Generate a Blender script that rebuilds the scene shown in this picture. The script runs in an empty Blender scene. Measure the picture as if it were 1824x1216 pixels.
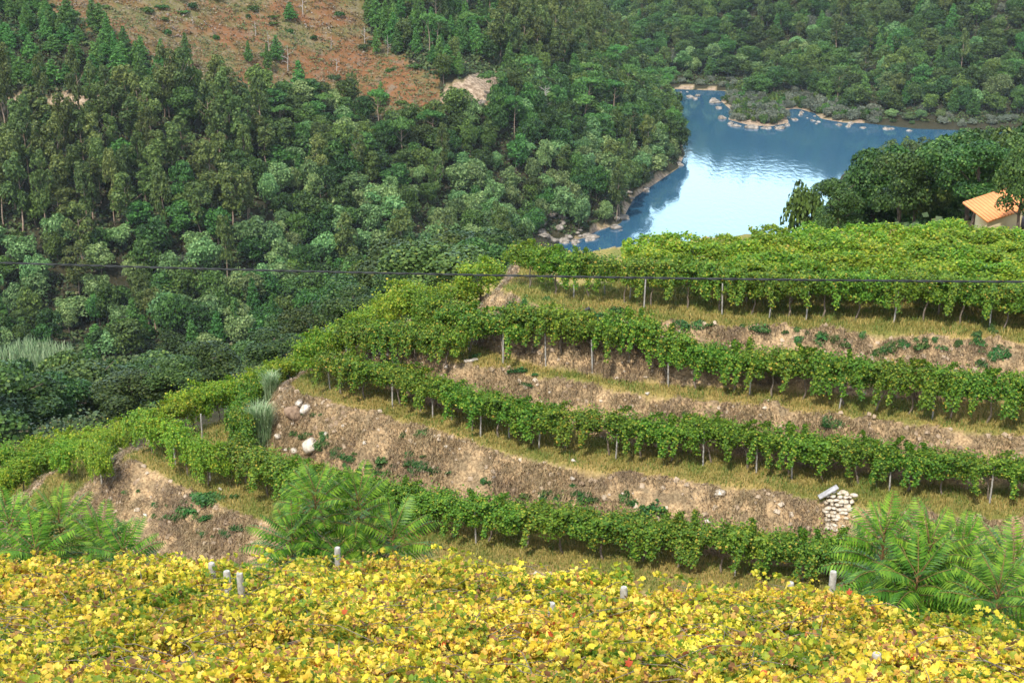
import bpy, math
import numpy as np
from mathutils import Vector, Matrix
R = math.radians
sc = bpy.context.scene
COL = sc.collection

# ------------------------------------------------------------------ camera
PITCH = 20.0
F = 2400.0
cam = bpy.data.cameras.new("camera")
cam.sensor_width = 36.0
cam.lens = 36.0 * F / 1824.0
cam.clip_start = 0.1
cam.clip_end = 6000
camo = bpy.data.objects.new("camera", cam)
COL.objects.link(camo)
camo.rotation_euler = (R(90 - PITCH), 0, 0)
sc.camera = camo

# ------------------------------------------------------------------ world, sun, exposure
SUN_EL, SUN_AZ = 54.0, 205.0        # azimuth clockwise from +Y (north)
w = bpy.data.worlds.new("World")
sc.world = w
w.use_nodes = True
nt = w.node_tree
bg = nt.nodes['Background']
sky = nt.nodes.new('ShaderNodeTexSky')
sky.sky_type = 'NISHITA'
sky.sun_disc = False
sky.sun_elevation = R(SUN_EL)
sky.sun_rotation = R(SUN_AZ)
sky.air_density = 1.0
sky.dust_density = 0.6
# broken white cloud over the blue
tc = nt.nodes.new('ShaderNodeTexCoord')
mp = nt.nodes.new('ShaderNodeMapping')
mp.inputs['Scale'].default_value = (1, 1, 2.6)
mp.inputs['Location'].default_value = (0.35, 0.1, 0.2)
nz = nt.nodes.new('ShaderNodeTexNoise')
nz.inputs['Scale'].default_value = 1.7
nz.inputs['Detail'].default_value = 6
cr = nt.nodes.new('ShaderNodeValToRGB')
cr.color_ramp.elements[0].position = 0.40
cr.color_ramp.elements[1].position = 0.60
mx = nt.nodes.new('ShaderNodeMixRGB')
mx.inputs[2].default_value = (11.5, 12.0, 12.8, 1)
nt.links.new(tc.outputs['Generated'], mp.inputs['Vector'])
nt.links.new(mp.outputs[0], nz.inputs['Vector'])
nt.links.new(nz.outputs[0], cr.inputs[0])
nt.links.new(cr.outputs[0], mx.inputs[0])
nt.links.new(sky.outputs[0], mx.inputs[1])
# bright cloud band low in the sky ahead, added to brighten the river reflection
sx = nt.nodes.new('ShaderNodeSeparateXYZ'); nt.links.new(tc.outputs['Generated'], sx.inputs[0])
er = nt.nodes.new('ShaderNodeValToRGB'); el_ = er.color_ramp.elements
el_[0].position = 0.10; el_[0].color = (0, 0, 0, 1); el_[1].position = 0.20; el_[1].color = (1, 1, 1, 1)
q_ = el_.new(0.40); q_.color = (1, 1, 1, 1); q_ = el_.new(0.62); q_.color = (0, 0, 0, 1)
nt.links.new(sx.outputs['Z'], er.inputs[0])
yr = nt.nodes.new('ShaderNodeMapRange'); yr.inputs['From Min'].default_value = 0.1; yr.inputs['From Max'].default_value = 0.8
nt.links.new(sx.outputs['Y'], yr.inputs['Value'])
ml = nt.nodes.new('ShaderNodeMath'); ml.operation = 'MULTIPLY'
nt.links.new(er.outputs[0], ml.inputs[0]); nt.links.new(yr.outputs[0], ml.inputs[1])
mb_ = nt.nodes.new('ShaderNodeMixRGB'); mb_.inputs[2].default_value = (15.5, 22.5, 26.5, 1)
nt.links.new(ml.outputs[0], mb_.inputs[0]); nt.links.new(mx.outputs[0], mb_.inputs[1])
nt.links.new(mb_.outputs[0], bg.inputs['Color'])
bg.inputs['Strength'].default_value = 0.12
sd = bpy.data.lights.new("sun", 'SUN')
sd.energy = 3.7
sd.angle = R(1.6)
sd.color = (1.0, 0.94, 0.84)
so = bpy.data.objects.new("sun", sd)
COL.objects.link(so)
a, e = R(SUN_AZ), R(SUN_EL)
sv = Vector((math.sin(a) * math.cos(e), math.cos(a) * math.cos(e), math.sin(e)))
so.rotation_euler = sv.to_track_quat('Z', 'Y').to_euler()
sc.view_settings.view_transform = 'Standard'
sc.view_settings.look = 'None'
sc.view_settings.exposure = 0.56
sc.view_settings.gamma = 1.0
sc.cycles.max_bounces = 6
sc.cycles.diffuse_bounces = 2
sc.cycles.glossy_bounces = 2
sc.cycles.transmission_bounces = 3
sc.cycles.use_adaptive_sampling = True

# ------------------------------------------------------------------ maths helpers
TH = R(PITCH)
def ray(px, py):
    u = (px - 912.0) / F; v = (608.0 - py) / F
    return u, math.cos(TH) + v * math.sin(TH), -math.sin(TH) + v * math.cos(TH)
def P(px, py, z):                       # the point of a level z seen at that pixel
    d = ray(px, py); t = z / d[2]
    return (d[0] * t, d[1] * t)
def PY(px, py, Y):                      # the point at distance Y
    d = ray(px, py); t = Y / d[1]
    return (d[0] * t, Y, d[2] * t)
def proj(X, Y, Z):
    dep = Y * math.cos(TH) - Z * math.sin(TH)
    up = Y * math.sin(TH) + Z * math.cos(TH)
    return 912 + F * X / dep, 608 - F * up / dep, dep

def hsh(ix, iy, seed):
    ix = ix.astype(np.int64).astype(np.uint32); iy = iy.astype(np.int64).astype(np.uint32)
    h = ix * np.uint32(374761393) + iy * np.uint32(668265263) + np.uint32((seed * 974711 + 17) & 0xffffffff)
    h = (h ^ (h >> np.uint32(13))) * np.uint32(1274126177)
    h = h ^ (h >> np.uint32(16))
    return (h & np.uint32(0xffffff)).astype(np.float64) / 16777215.0
def vn(x, y, s, seed=0):
    x = np.asarray(x, float) / s; y = np.asarray(y, float) / s
    xi = np.floor(x); yi = np.floor(y); fx = x - xi; fy = y - yi
    fx = fx * fx * (3 - 2 * fx); fy = fy * fy * (3 - 2 * fy)
    a = hsh(xi, yi, seed); b = hsh(xi + 1, yi, seed); c = hsh(xi, yi + 1, seed); d = hsh(xi + 1, yi + 1, seed)
    return (a * (1 - fx) + b * fx) * (1 - fy) + (c * (1 - fx) + d * fx) * fy - 0.5
def fbm(x, y, s, seed=0, o=3):
    r = 0
    for k in range(o):
        r = r + vn(x, y, s / 2 ** k, seed + k * 7) * 0.55 ** k
    return r

def inpoly(poly, x, y):
    x = np.asarray(x, float); y = np.asarray(y, float)
    c = np.zeros(x.shape, bool)
    n = len(poly)
    for i in range(n):
        x1, y1 = poly[i]; x2, y2 = poly[(i + 1) % n]
        if y1 == y2: continue
        t = ((y1 > y) != (y2 > y)) & (x < (x2 - x1) * (y - y1) / (y2 - y1) + x1)
        c ^= t
    return c
def sdist(poly, x, y):                  # signed distance, negative inside
    x = np.asarray(x, float); y = np.asarray(y, float)
    d = np.full(x.shape, 1e9)
    n = len(poly)
    for i in range(n):
        x1, y1 = poly[i]; x2, y2 = poly[(i + 1) % n]
        dx, dy = x2 - x1, y2 - y1; L = dx * dx + dy * dy + 1e-9
        t = np.clip(((x - x1) * dx + (y - y1) * dy) / L, 0, 1)
        d = np.minimum(d, np.hypot(x - x1 - t * dx, y - y1 - t * dy))
    return np.where(inpoly(poly, x, y), -d, d)

# ------------------------------------------------------------------ lie of the land
Z1, Z2, Z3, Z4, Z5, Z6 = -19.4, -21.6, -23.4, -25.6, -28.2, -30.0
def pl(z, pts): return [P(a, b, z) for a, b in pts]
T1 = pl(Z1, [(2000, 618), (1824, 602), (1600, 592), (1400, 581), (1216, 571), (1100, 561), (1050, 553), (1000, 545), (950, 531), (925, 522), (905, 510), (915, 496), (945, 470)]) + [(P(a, b, Z1 + 2.0)[0], P(a, b, Z1 + 2.0)[1] + .2) for a, b in ((1000, 442), (1130, 430), (1300, 418), (1500, 405), (1620, 398), (1824, 402), (2100, 404))]
T2 = pl(Z2, [(2000, 785), (1824, 766), (1600, 745), (1400, 722), (1216, 704), (1100, 688), (1041, 674), (928, 660), (815, 640), (758, 620), (708, 604), (698, 596), (712, 588), (760, 572), (850, 548), (890, 525)]) + [(2, 71), (14, 78), (40, 80), (75, 75)]
T3 = pl(Z3, [(2000, 945), (1824, 925), (1510, 893), (1350, 862), (1216, 845), (1055, 828), (960, 812), (881, 795), (788, 765), (708, 738), (608, 715), (533, 695), (524, 684), (545, 668), (620, 632), (700, 598)]) + [(-3, 69), (4, 80), (14, 84), (40, 88), (80, 82)]
T4 = pl(Z4, [(2000, 1120), (1824, 1100), (1200, 1050), (900, 1005), (700, 978), (500, 930), (417, 903), (383, 880), (333, 863), (290, 842), (253, 822), (222, 818), (222, 808), (262, 795), (400, 752), (530, 700)]) + [(-9, 68), (-2, 80), (8, 90), (40, 94), (90, 90)]
T5 = pl(Z5, [(2000, 1300), (900, 1250), (300, 1100), (90, 1000), (40, 930), (62, 885), (95, 850), (130, 825), (240, 800)]) + [(-13, 66), (-6, 82), (4, 94), (95, 96)]
T6 = pl(Z6, [(900, 1400), (0, 1100), (-300, 900), (-200, 860), (0, 800), (100, 775), (235, 748)]) + [(-14, 72), (-9, 85), (4, 98), (60, 98), (60, 50)]
HOUSE = [(25, 76), (25, 90), (34, 93), (80, 93), (90, 60), (40, 60)]
ZH = -24.6
ZR = -90.0
def pr(pts): return [P(a, b, ZR) for a, b in pts]
TOEL = pr([(1222, 275), (1210, 300), (1132, 352), (1108, 398), (1065, 412), (1040, 425), (985, 432), (900, 455), (800, 490), (650, 530), (450, 590), (200, 620), (-100, 650), (-500, 680)]) + [(-420, 230), (-420, 900), (-60, 900), (-40, 640)] + pr([(1120, 150), (1165, 158), (1187, 172), (1205, 215)])
TOER = pr([(1080, 158), (1180, 160), (1285, 164), (1272, 180), (1285, 192), (1296, 200), (1282, 213), (1330, 226), (1380, 228), (1419, 220), (1412, 206), (1400, 200), (1418, 196), (1440, 203), (1452, 213), (1500, 221), (1540, 222), (1628, 232), (1900, 240), (2400, 262)]) + [(700, 430), (700, 1000), (0, 1000), (-20, 680)]
VAL = [(-420, 100), (6, 100), (10, 200)] + pr([(960, 440), (900, 455), (800, 480), (600, 530), (300, 590), (-100, 640), (-500, 670)])
OWNR = pr([(1440, 520), (1510, 400), (1516, 350), (1530, 315), (1560, 296), (1610, 285), (1700, 280), (2100, 270)]) + [(420, 330), (420, 60), (60, 60), (40, 200)]
def fg_edge(u):                          # far edge of the near field, as a distance, by bearing
    return np.interp(u, [-0.5, -0.36, -0.15, 0.02, 0.14, 0.22, 0.36, 0.5], [20.6, 20.6, 20.4, 19.8, 18.3, 18.1, 15.2, 13.8])
def fg_canopy(Y): return -7.5 - 0.41 * (Y - 11.1)
def terr(x, y, detail=True):
    x = np.asarray(x, float); y = np.asarray(y, float)
    near = (y < 130)
    n1 = fbm(x, y, 3.0, 3) * 0.55 if detail else 0
    own = np.full(x.shape, -200.0); bank = np.zeros(x.shape)
    for k, (T, z, s) in enumerate(((T1, Z1, 1.15), (T2, Z2, 1.2), (T3, Z3, 1.15), (T4, Z4, 1.0), (T5, Z5, 0.9), (T6, Z6, 0.55), (HOUSE, ZH, 0.55))):
        d = sdist(T, x, y) + n1 * 0.7
        o = np.maximum(0, d)
        o2 = np.sqrt(o * o + 0.09) - 0.3 
        h = z - (s * o2) if k < 5 else z - s * o2
        on = o > 0.25
        m = h > own
        own = np.where(m, h, own); bank = np.where(m, np.where(on, 1.0 if k < 5 else 0.0, 0.0), bank)
    floor = -89.0 + np.clip(-sdist(OWNR, x, y), -40, 400) * 0.2
    own = np.maximum(own, floor)
    own = np.maximum(own, -86.0 + fbm(x, y, 20, 77) * 3 - np.maximum(0, sdist(VAL, x, y)) * .5)
    u = x / np.maximum(y, 1)
    e = fg_edge(u)
    hf = -9.3 - 0.41 * (np.minimum(y, e + 0.5) - 11.1) - 0.85 * np.maximum(0, y - e - 0.5)
    hf = np.where(np.abs(x) > 45, hf - (np.abs(x) - 45), hf)
    fgm = hf > own
    own = np.where(fgm, hf, own); bank = np.where(fgm, (y > e + .6) * 1.0, bank)
    dl = -sdist(TOEL, x, y)
    hl = ZR - 0.3 + np.where(dl < 0, dl * 0.4, 0.8 * np.minimum(dl, 22) + 0.52 * np.clip(dl - 22, 0, 190))
    hl = np.where(dl > 8, hl + fbm(x, y, 45, 21) * np.clip(dl - 8, 0, 40) * 0.28, hl)
    dr = -sdist(TOER, x, y)
    drp = np.maximum(dr, 0)
    hr = ZR - 0.3 + np.where(dr < 0, dr * 0.4, np.minimum(0.12 * drp + 0.46 * np.clip(drp - 22, 0, 75), 40 + 0.03 * drp))
    hr = np.where(dr > 8, hr + fbm(x, y, 40, 31) * np.clip(dr - 8, 0, 30) * 0.25, hr)
    side = np.zeros(x.shape)
    h = own
    side = np.where(hl > h, 1, side); h = np.maximum(h, hl)
    side = np.where(hr > h, 2, side); h = np.maximum(h, hr)
    if detail:
        nr = np.where(bank > 0, (fbm(x, y, 1.2, 5, 4) + np.abs(vn(x, y, .9, 55)) * .9) * 0.5 + fbm(x, y, 4.0, 9) * .2, fbm(x, y, 2.0, 8) * 0.12)
        h = h + np.where(near & (side == 0), nr, fbm(x, y, 6, 12) * 0.9 * (h > ZR + 1.5))
    return h, bank, side
def H(x, y):
    h, b, s = terr(np.array([float(x)]), np.array([float(y)])); return float(h[0])

# ------------------------------------------------------------------ mesh helpers
def mesh_np(name, V, Fs, mats=None, midx=None, smooth=False):
    me = bpy.data.meshes.new(name)
    V = np.asarray(V, np.float32)
    Fs = [np.asarray(f, np.int32) for f in (Fs if isinstance(Fs, list) else [Fs]) if len(f)]
    nl = sum(f.size for f in Fs); npol = sum(len(f) for f in Fs)
    me.vertices.add(len(V)); me.vertices.foreach_set("co", V.ravel())
    me.loops.add(nl); me.loops.foreach_set("vertex_index", np.concatenate([f.ravel() for f in Fs]))
    tot = np.concatenate([np.full(len(f), f.shape[1], np.int32) for f in Fs])
    st = np.concatenate([[0], np.cumsum(tot)[:-1]]).astype(np.int32)
    me.polygons.add(npol); me.polygons.foreach_set("loop_start", st); me.polygons.foreach_set("loop_total", tot)
    if smooth: me.polygons.foreach_set("use_smooth", np.ones(npol, bool))
    for m in (mats or []): me.materials.append(m)
    if midx is not None: me.polygons.foreach_set("material_index", np.asarray(midx, np.int32))
    me.update(calc_edges=True)
    return me
def fattr(me, name, arr):
    at = me.attributes.new(name, 'FLOAT', 'POINT'); at.data.foreach_set("value", np.asarray(arr, np.float32))
def obj(name, me, parent=None, loc=None):
    o = bpy.data.objects.new(name, me); COL.objects.link(o)
    if parent: o.parent = parent
    if loc is not None: o.location = loc
    return o
def tag(o, label, cat=None, group=None, kind=None):
    if label: o['label'] = label
    if cat: o['category'] = cat
    if group: o['group'] = group
    if kind: o['kind'] = kind
    return o
def norm(v): return v / (np.linalg.norm(v, axis=-1, keepdims=True) + 1e-9)

QUADLEAF = (np.array([(-.5, 0, 0), (0, -.42, .13), (.5, 0, 0), (0, .42, .13)]), np.array([(0, 1, 2, 3)]))
MIDLEAF = (np.array([(-.45, 0, 0), (-.35, -.42, .1), (.15, -.4, .14), (.55, 0, -.06), (.15, .4, .14), (-.35, .42, .1)]), np.array([(0, 1, 2, 3), (0, 3, 4, 5)]))
def _grape():
    rr = [(0, .55), (22, .42), (48, .56), (80, .40), (112, .50), (150, .44), (180, .12), (210, .44), (248, .50), (280, .40), (312, .56), (338, .42)]
    V = [(0, 0, -0.05)]
    for i, (d, r) in enumerate(rr): V.append((r * math.cos(R(d)), r * math.sin(R(d)), .10 * (i % 2) * 1.2 + .12 * abs(math.sin(R(d)))))
    return np.array(V), np.array([(0, 1 + i, 1 + (i + 1) % 12) for i in range(12)])
GRAPE = _grape()
def scatter(tpl, Pn, N, S, rng, up=None):
    """instances of a leaf: positions Pn, normals N, sizes S; up = preferred leaf direction"""
    V, Fc = tpl
    n = norm(N)
    r = rng.normal(size=Pn.shape) if up is None else up + rng.normal(size=Pn.shape) * .25
    t = norm(np.cross(n, np.cross(r, n))); b = np.cross(n, t)
    L = V[None, :, :] * S[:, None, None]
    W = Pn[:, None, :] + L[..., 0:1] * t[:, None, :] + L[..., 1:2] * b[:, None, :] + L[..., 2:3] * n[:, None, :]
    k = len(V)
    FF = Fc[None] + (np.arange(len(Pn)) * k)[:, None, None]
    return W.reshape(-1, 3), FF.reshape(-1, Fc.shape[1])
class MB:
    def __init__(s): s.V = []; s.Q = []; s.T = []; s.n = 0
    def add(s, V, Fc):
        V = np.asarray(V, float); Fc = np.asarray(Fc)
        s.V.append(V); (s.Q if Fc.shape[1] == 4 else s.T).append(Fc + s.n); s.n += len(V)
    def tube(s, pts, rad, k=6):
        pts = np.asarray(pts, float); n = len(pts)
        rad = np.broadcast_to(np.asarray(rad, float), (n,))
        d = norm(np.gradient(pts, axis=0))
        ref = np.array([1.0, 0, 0]) if abs(d[0][0]) < .8 else np.array([0, 1.0, 0])
        a = norm(np.cross(d, ref)); b = np.cross(d, a)
        th = np.arange(k) * 2 * math.pi / k
        ring = pts[:, None] + rad[:, None, None] * (np.cos(th)[None, :, None] * a[:, None] + np.sin(th)[None, :, None] * b[:, None])
        V = ring.reshape(-1, 3)
        Q = [(i * k + j, i * k + (j + 1) % k, (i + 1) * k + (j + 1) % k, (i + 1) * k + j) for i in range(n - 1) for j in range(k)]
        s.add(V, Q)
        c = len(pts) * k
        s.add(np.vstack([ring[-1], pts[-1:]]), [(j, (j + 1) % k, k) for j in range(k)])
    def box(s, c, sz, M=None):
        c = np.array(c, float); h = np.array(sz, float) / 2
        V = np.array([(x, y, z) for x in (-1, 1) for y in (-1, 1) for z in (-1, 1)]) * h
        if M is not None: V = V @ np.array(M).T
        s.add(V + c, [(0, 1, 3, 2), (4, 6, 7, 5), (0, 4, 5, 1), (2, 3, 7, 6), (0, 2, 6, 4), (1, 5, 7, 3)])
    def mesh(s, name, mats, smooth=False):
        return mesh_np(name, np.vstack(s.V), [np.vstack(s.Q)] if s.Q and not s.T else [np.vstack(s.Q), np.vstack(s.T)] if s.Q else [np.vstack(s.T)], mats, smooth=smooth)

# ------------------------------------------------------------------ materials
def newmat(name):
    m = bpy.data.materials.new(name); m.use_nodes = True
    nt = m.node_tree; p = nt.nodes['Principled BSDF']
    return m, nt, p
def ramp(nt, src, stops, interp='LINEAR'):
    r = nt.nodes.new('ShaderNodeValToRGB'); r.color_ramp.interpolation = interp
    el = r.color_ramp.elements
    while len(el) < len(stops): el.new(0.5)
    for i, (p, c) in enumerate(stops):
        el[i].position = p; el[i].color = (*c, 1)
    nt.links.new(src, r.inputs[0]); return r.outputs[0]
def noise(nt, scale, detail=3, coord='Object', rough=.55):
    t = nt.nodes.new('ShaderNodeTexCoord'); n = nt.nodes.new('ShaderNodeTexNoise')
    if coord == 'World':
        g = nt.nodes.new('ShaderNodeNewGeometry'); nt.links.new(g.outputs['Position'], n.inputs['Vector'])
    else: nt.links.new(t.outputs[coord], n.inputs['Vector'])
    n.inputs['Scale'].default_value = scale; n.inputs['Detail'].default_value = detail; n.inputs['Roughness'].default_value = rough
    return n.outputs[0]
def mathn(nt, op, a, b):
    m = nt.nodes.new('ShaderNodeMath'); m.operation = op
    for i, v in enumerate((a, b)):
        if isinstance(v, (int, float)): m.inputs[i].default_value = v
        else: nt.links.new(v, m.inputs[i])
    return m.outputs[0]
def mixc(nt, f, a, b, mode='MIX'):
    m = nt.nodes.new('ShaderNodeMixRGB'); m.blend_type = mode
    for i, v in enumerate((f, a, b)):
        if isinstance(v, (int, float)): m.inputs[i].default_value = v
        elif isinstance(v, tuple): m.inputs[i].default_value = (*v, 1)
        else: nt.links.new(v, m.inputs[i])
    return m.outputs[0]
def leafmat(name, stops, patch=None, objvar=0.35, trans=0.3, rough=.55, spec=.25, huevar=0.04, patchscale=.5):
    """stops: colours over random-per-leaf; patch: second stops mixed in by world-space noise"""
    m, nt, p = newmat(name)
    g = nt.nodes.new('ShaderNodeNewGeometry')
    rnd = g.outputs['Random Per Island']
    c = ramp(nt, rnd, stops)
    if patch:
        c2 = ramp(nt, rnd, patch)
        nn = noise(nt, patchscale, 3, 'World')
        f = ramp(nt, nn, [(.46, (0, 0, 0)), (.60, (1, 1, 1))])
        c = mixc(nt, f, c, c2)
    oi = nt.nodes.new('ShaderNodeObjectInfo')
    at = nt.nodes.new('ShaderNodeAttribute'); at.attribute_name = 'treernd'
    r = mathn(nt, 'FRACT', mathn(nt, 'ADD', oi.outputs['Random'], at.outputs['Fac']), 0)
    hs = nt.nodes.new('ShaderNodeHueSaturation')
    r2 = mathn(nt, 'FRACT', mathn(nt, 'MULTIPLY', r, 7.31), 0)
    nt.links.new(mathn(nt, 'ADD', mathn(nt, 'MULTIPLY', r2, huevar * 2), .5 - huevar), hs.inputs['Hue'])
    nt.links.new(mathn(nt, 'ADD', mathn(nt, 'MULTIPLY', r, objvar * 2), 1 - objvar), hs.inputs['Value'])
    nt.links.new(c, hs.inputs['Color'])
    c = hs.outputs[0]
    nt.links.new(c, p.inputs['Base Color'])
    p.inputs['Roughness'].default_value = rough
    p.inputs['Specular IOR Level'].default_value = spec
    tr = nt.nodes.new('ShaderNodeBsdfTranslucent'); nt.links.new(c, tr.inputs['Color'])
    ms = nt.nodes.new('ShaderNodeMixShader'); ms.inputs[0].default_value = trans
    nt.links.new(p.outputs[0], ms.inputs[1]); nt.links.new(tr.outputs[0], ms.inputs[2])
    nt.links.new(ms.outputs[0], nt.nodes['Material Output'].inputs['Surface'])
    return m
def plain(name, stops, scale=6, rough=.8, bump=.2, spec=.2, coord='Object'):
    m, nt, p = newmat(name)
    n = noise(nt, scale, 5, coord)
    nt.links.new(ramp(nt, n, stops), p.inputs['Base Color'])
    p.inputs['Roughness'].default_value = rough; p.inputs['Specular IOR Level'].default_value = spec
    b = nt.nodes.new('ShaderNodeBump'); b.inputs['Strength'].default_value = bump; b.inputs['Distance'].default_value = .03
    nt.links.new(noise(nt, scale * 5, 4, coord), b.inputs['Height']); nt.links.new(b.outputs[0], p.inputs['Normal'])
    return m

M = {}
M['vine'] = leafmat('vine_leaf', [(0, (.045, .115, .012)), (.4, (.085, .19, .016)), (.8, (.14, .26, .022)), (.97, (.26, .34, .03)), (1, (.42, .30, .05))],
                    patch=[(0, (.05, .12, .014)), (.5, (.10, .20, .02)), (.92, (.24, .31, .03)), (1, (.45, .30, .05))], objvar=.12, huevar=.015, trans=.3, patchscale=.22)
M['vine_bright'] = leafmat('bright_vine_leaf', [(0, (.07, .17, .014)), (.4, (.14, .27, .02)), (.85, (.24, .36, .03)), (1, (.45, .42, .04))],
                    patch=[(0, (.10, .20, .016)), (.5, (.20, .32, .022)), (.9, (.36, .42, .035)), (1, (.5, .38, .05))], objvar=.12, huevar=.015, trans=.35, patchscale=.25)
M['vine_yellow'] = leafmat('yellow_vine_leaf', [(0, (.13, .20, .02)), (.14, (.32, .36, .03)), (.30, (.64, .53, .04)), (.56, (.86, .62, .055)), (.76, (.91, .71, .16)), (.84, (.74, .42, .08)), (.91, (.40, .21, .08)), (.98, (.16, .08, .04)), (1, (.60, .13, .03))],
                    patch=[(0, (.08, .16, .015)), (.4, (.20, .29, .025)), (.62, (.46, .41, .035)), (.85, (.70, .49, .045)), (.94, (.36, .19, .07)), (1, (.22, .11, .05))], objvar=.1, huevar=.012, trans=.35, rough=.5, patchscale=.7)
M['oak'] = leafmat('oak_leaf', [(0, (.026, .060, .013)), (.5, (.052, .112, .020)), (1, (.10, .18, .034))], objvar=.5, huevar=.035, trans=.2)
M['chestnut'] = leafmat('chestnut_leaf', [(0, (.024, .057, .013)), (.6, (.049, .10, .020)), (.95, (.10, .17, .033)), (1, (.17, .21, .05))], objvar=.35, huevar=.03, trans=.18)
M['silver'] = leafmat('willow_leaf', [(0, (.07, .14, .045)), (.5, (.13, .23, .07)), (1, (.25, .36, .13))], objvar=.35, huevar=.035, trans=.2)
M['grey'] = leafmat('grey_shrub_leaf', [(0, (.08, .10, .07)), (.5, (.12, .145, .10)), (1, (.18, .20, .14))], objvar=.25, huevar=.03, trans=.15)
M['euc'] = leafmat('eucalyptus_leaf', [(0, (.045, .08, .018)), (.5, (.085, .13, .028)), (1, (.15, .20, .05))], objvar=.3, huevar=.025, trans=.2)
M['pine'] = leafmat('pine_needles', [(0, (.035, .10, .022)), (.5, (.065, .17, .03)), (1, (.11, .24, .045))], objvar=.3, huevar=.02, trans=.2)
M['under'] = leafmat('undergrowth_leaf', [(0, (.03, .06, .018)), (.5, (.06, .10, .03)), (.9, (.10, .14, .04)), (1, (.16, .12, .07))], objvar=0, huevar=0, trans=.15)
M['sumac'] = leafmat('ailanthus_leaf', [(0, (.045, .13, .012)), (.5, (.11, .25, .018)), (1, (.25, .40, .035))], objvar=.1, huevar=.01, trans=.4, rough=.45)
M['weed'] = leafmat('weed_leaf', [(0, (.03, .09, .025)), (.5, (.055, .15, .035)), (1, (.10, .20, .045))], objvar=.25, huevar=.03, trans=.25)
M['reed'] = leafmat('reed_leaf', [(0, (.14, .24, .10)), (.5, (.24, .36, .17)), (1, (.42, .50, .30))], objvar=.1, huevar=.01, trans=.3)
M['grass'] = leafmat('grass_blade', [(0, (.12, .15, .03)), (.35, (.22, .22, .05)), (.7, (.38, .29, .08)), (1, (.5, .38, .13))],
                     patch=[(0, (.08, .15, .025)), (.5, (.13, .20, .03)), (1, (.28, .26, .06))], objvar=0, huevar=0, trans=.3, patchscale=.9)
M['straw'] = leafmat('straw_blade', [(0, (.13, .095, .05)), (.4, (.25, .18, .095)), (.8, (.40, .30, .16)), (1, (.56, .45, .27))],
                     patch=[(0, (.13, .09, .06)), (.5, (.23, .165, .105)), (1, (.38, .28, .18))], objvar=0, huevar=0, trans=.2, patchscale=.5)
M['heather'] = leafmat('heath_tuft', [(0, (.05, .10, .03)), (.45, (.11, .14, .04)), (.7, (.17, .13, .055)), (1, (.24, .19, .11))],
                       patch=[(0, (.11, .07, .03)), (.45, (.22, .088, .032)), (.75, (.15, .125, .09)), (1, (.30, .27, .24))], objvar=0, huevar=0, trans=.1, patchscale=.05)
M['bark'] = plain('bark', [(.3, (.07, .05, .035)), (.7, (.17, .13, .10))], 5)
M['palebark'] = plain('pale_bark', [(.3, (.22, .14, .09)), (.7, (.42, .33, .25))], 2)
M['vinebark'] = plain('vine_bark', [(.3, (.09, .07, .05)), (.7, (.26, .21, .16))], 20)
M['deadwood'] = plain('dead_wood', [(.3, (.28, .24, .21)), (.7, (.48, .44, .40))], 8)
M['concrete'] = plain('concrete_post', [(.3, (.22, .20, .17)), (.7, (.46, .44, .40))], 14, bump=.3)
M['rock'] = plain('granite', [(.35, (.09, .08, .065)), (.5, (.23, .20, .165)), (.7, (.42, .385, .34))], 1.3, bump=.5)
M['whiterock'] = plain('white_stone', [(.3, (.34, .27, .19)), (.5, (.55, .49, .41)), (.7, (.72, .69, .64))], 2.2, bump=.4)
M['plank'] = plain('weathered_plank', [(.3, (.26, .25, .25)), (.7, (.44, .43, .43))], 6)
M['darkpipe'] = plain('dark_plank', [(.3, (.03, .03, .035)), (.7, (.07, .065, .07))], 6)
M['cable'] = plain('black_cable', [(.3, (.015, .018, .018)), (.7, (.035, .04, .04))], 3, rough=.5)
M['wire'] = plain('galvanised_wire', [(.3, (.25, .25, .25)), (.7, (.4, .4, .4))], 3, rough=.4)
M['render'] = plain('cream_render', [(.3, (.48, .40, .24)), (.7, (.60, .52, .33))], 1.2, bump=.1)
M['glassdark'] = plain('dark_window_glass', [(.3, (.02, .02, .025)), (.7, (.04, .04, .05))], 1, rough=.2)
M['rail'] = plain('rail_steel', [(.3, (.16, .12, .10)), (.7, (.30, .26, .23))], 4)
m, nt_, p_ = newmat('roof_tiles'); M['roof'] = m
wv = nt_.nodes.new('ShaderNodeTexWave'); wv.inputs['Scale'].default_value = 1.1; wv.inputs['Distortion'].default_value = .4; wv.bands_direction = 'X'
tc_ = nt_.nodes.new('ShaderNodeTexCoord'); nt_.links.new(tc_.outputs['Object'], wv.inputs['Vector'])
cc = mixc(nt_, noise(nt_, 3, 4), (.78, .27, .09), (.92, .42, .17))
cc = mixc(nt_, mathn(nt_, 'MULTIPLY', wv.outputs[0], .5), cc, (.42, .13, .05))
nt_.links.new(cc, p_.inputs['Base Color']); p_.inputs['Roughness'].default_value = .75
bb = nt_.nodes.new('ShaderNodeBump'); bb.inputs['Distance'].default_value = .05; nt_.links.new(wv.outputs[0], bb.inputs['Height']); nt_.links.new(bb.outputs[0], p_.inputs['Normal'])

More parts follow.
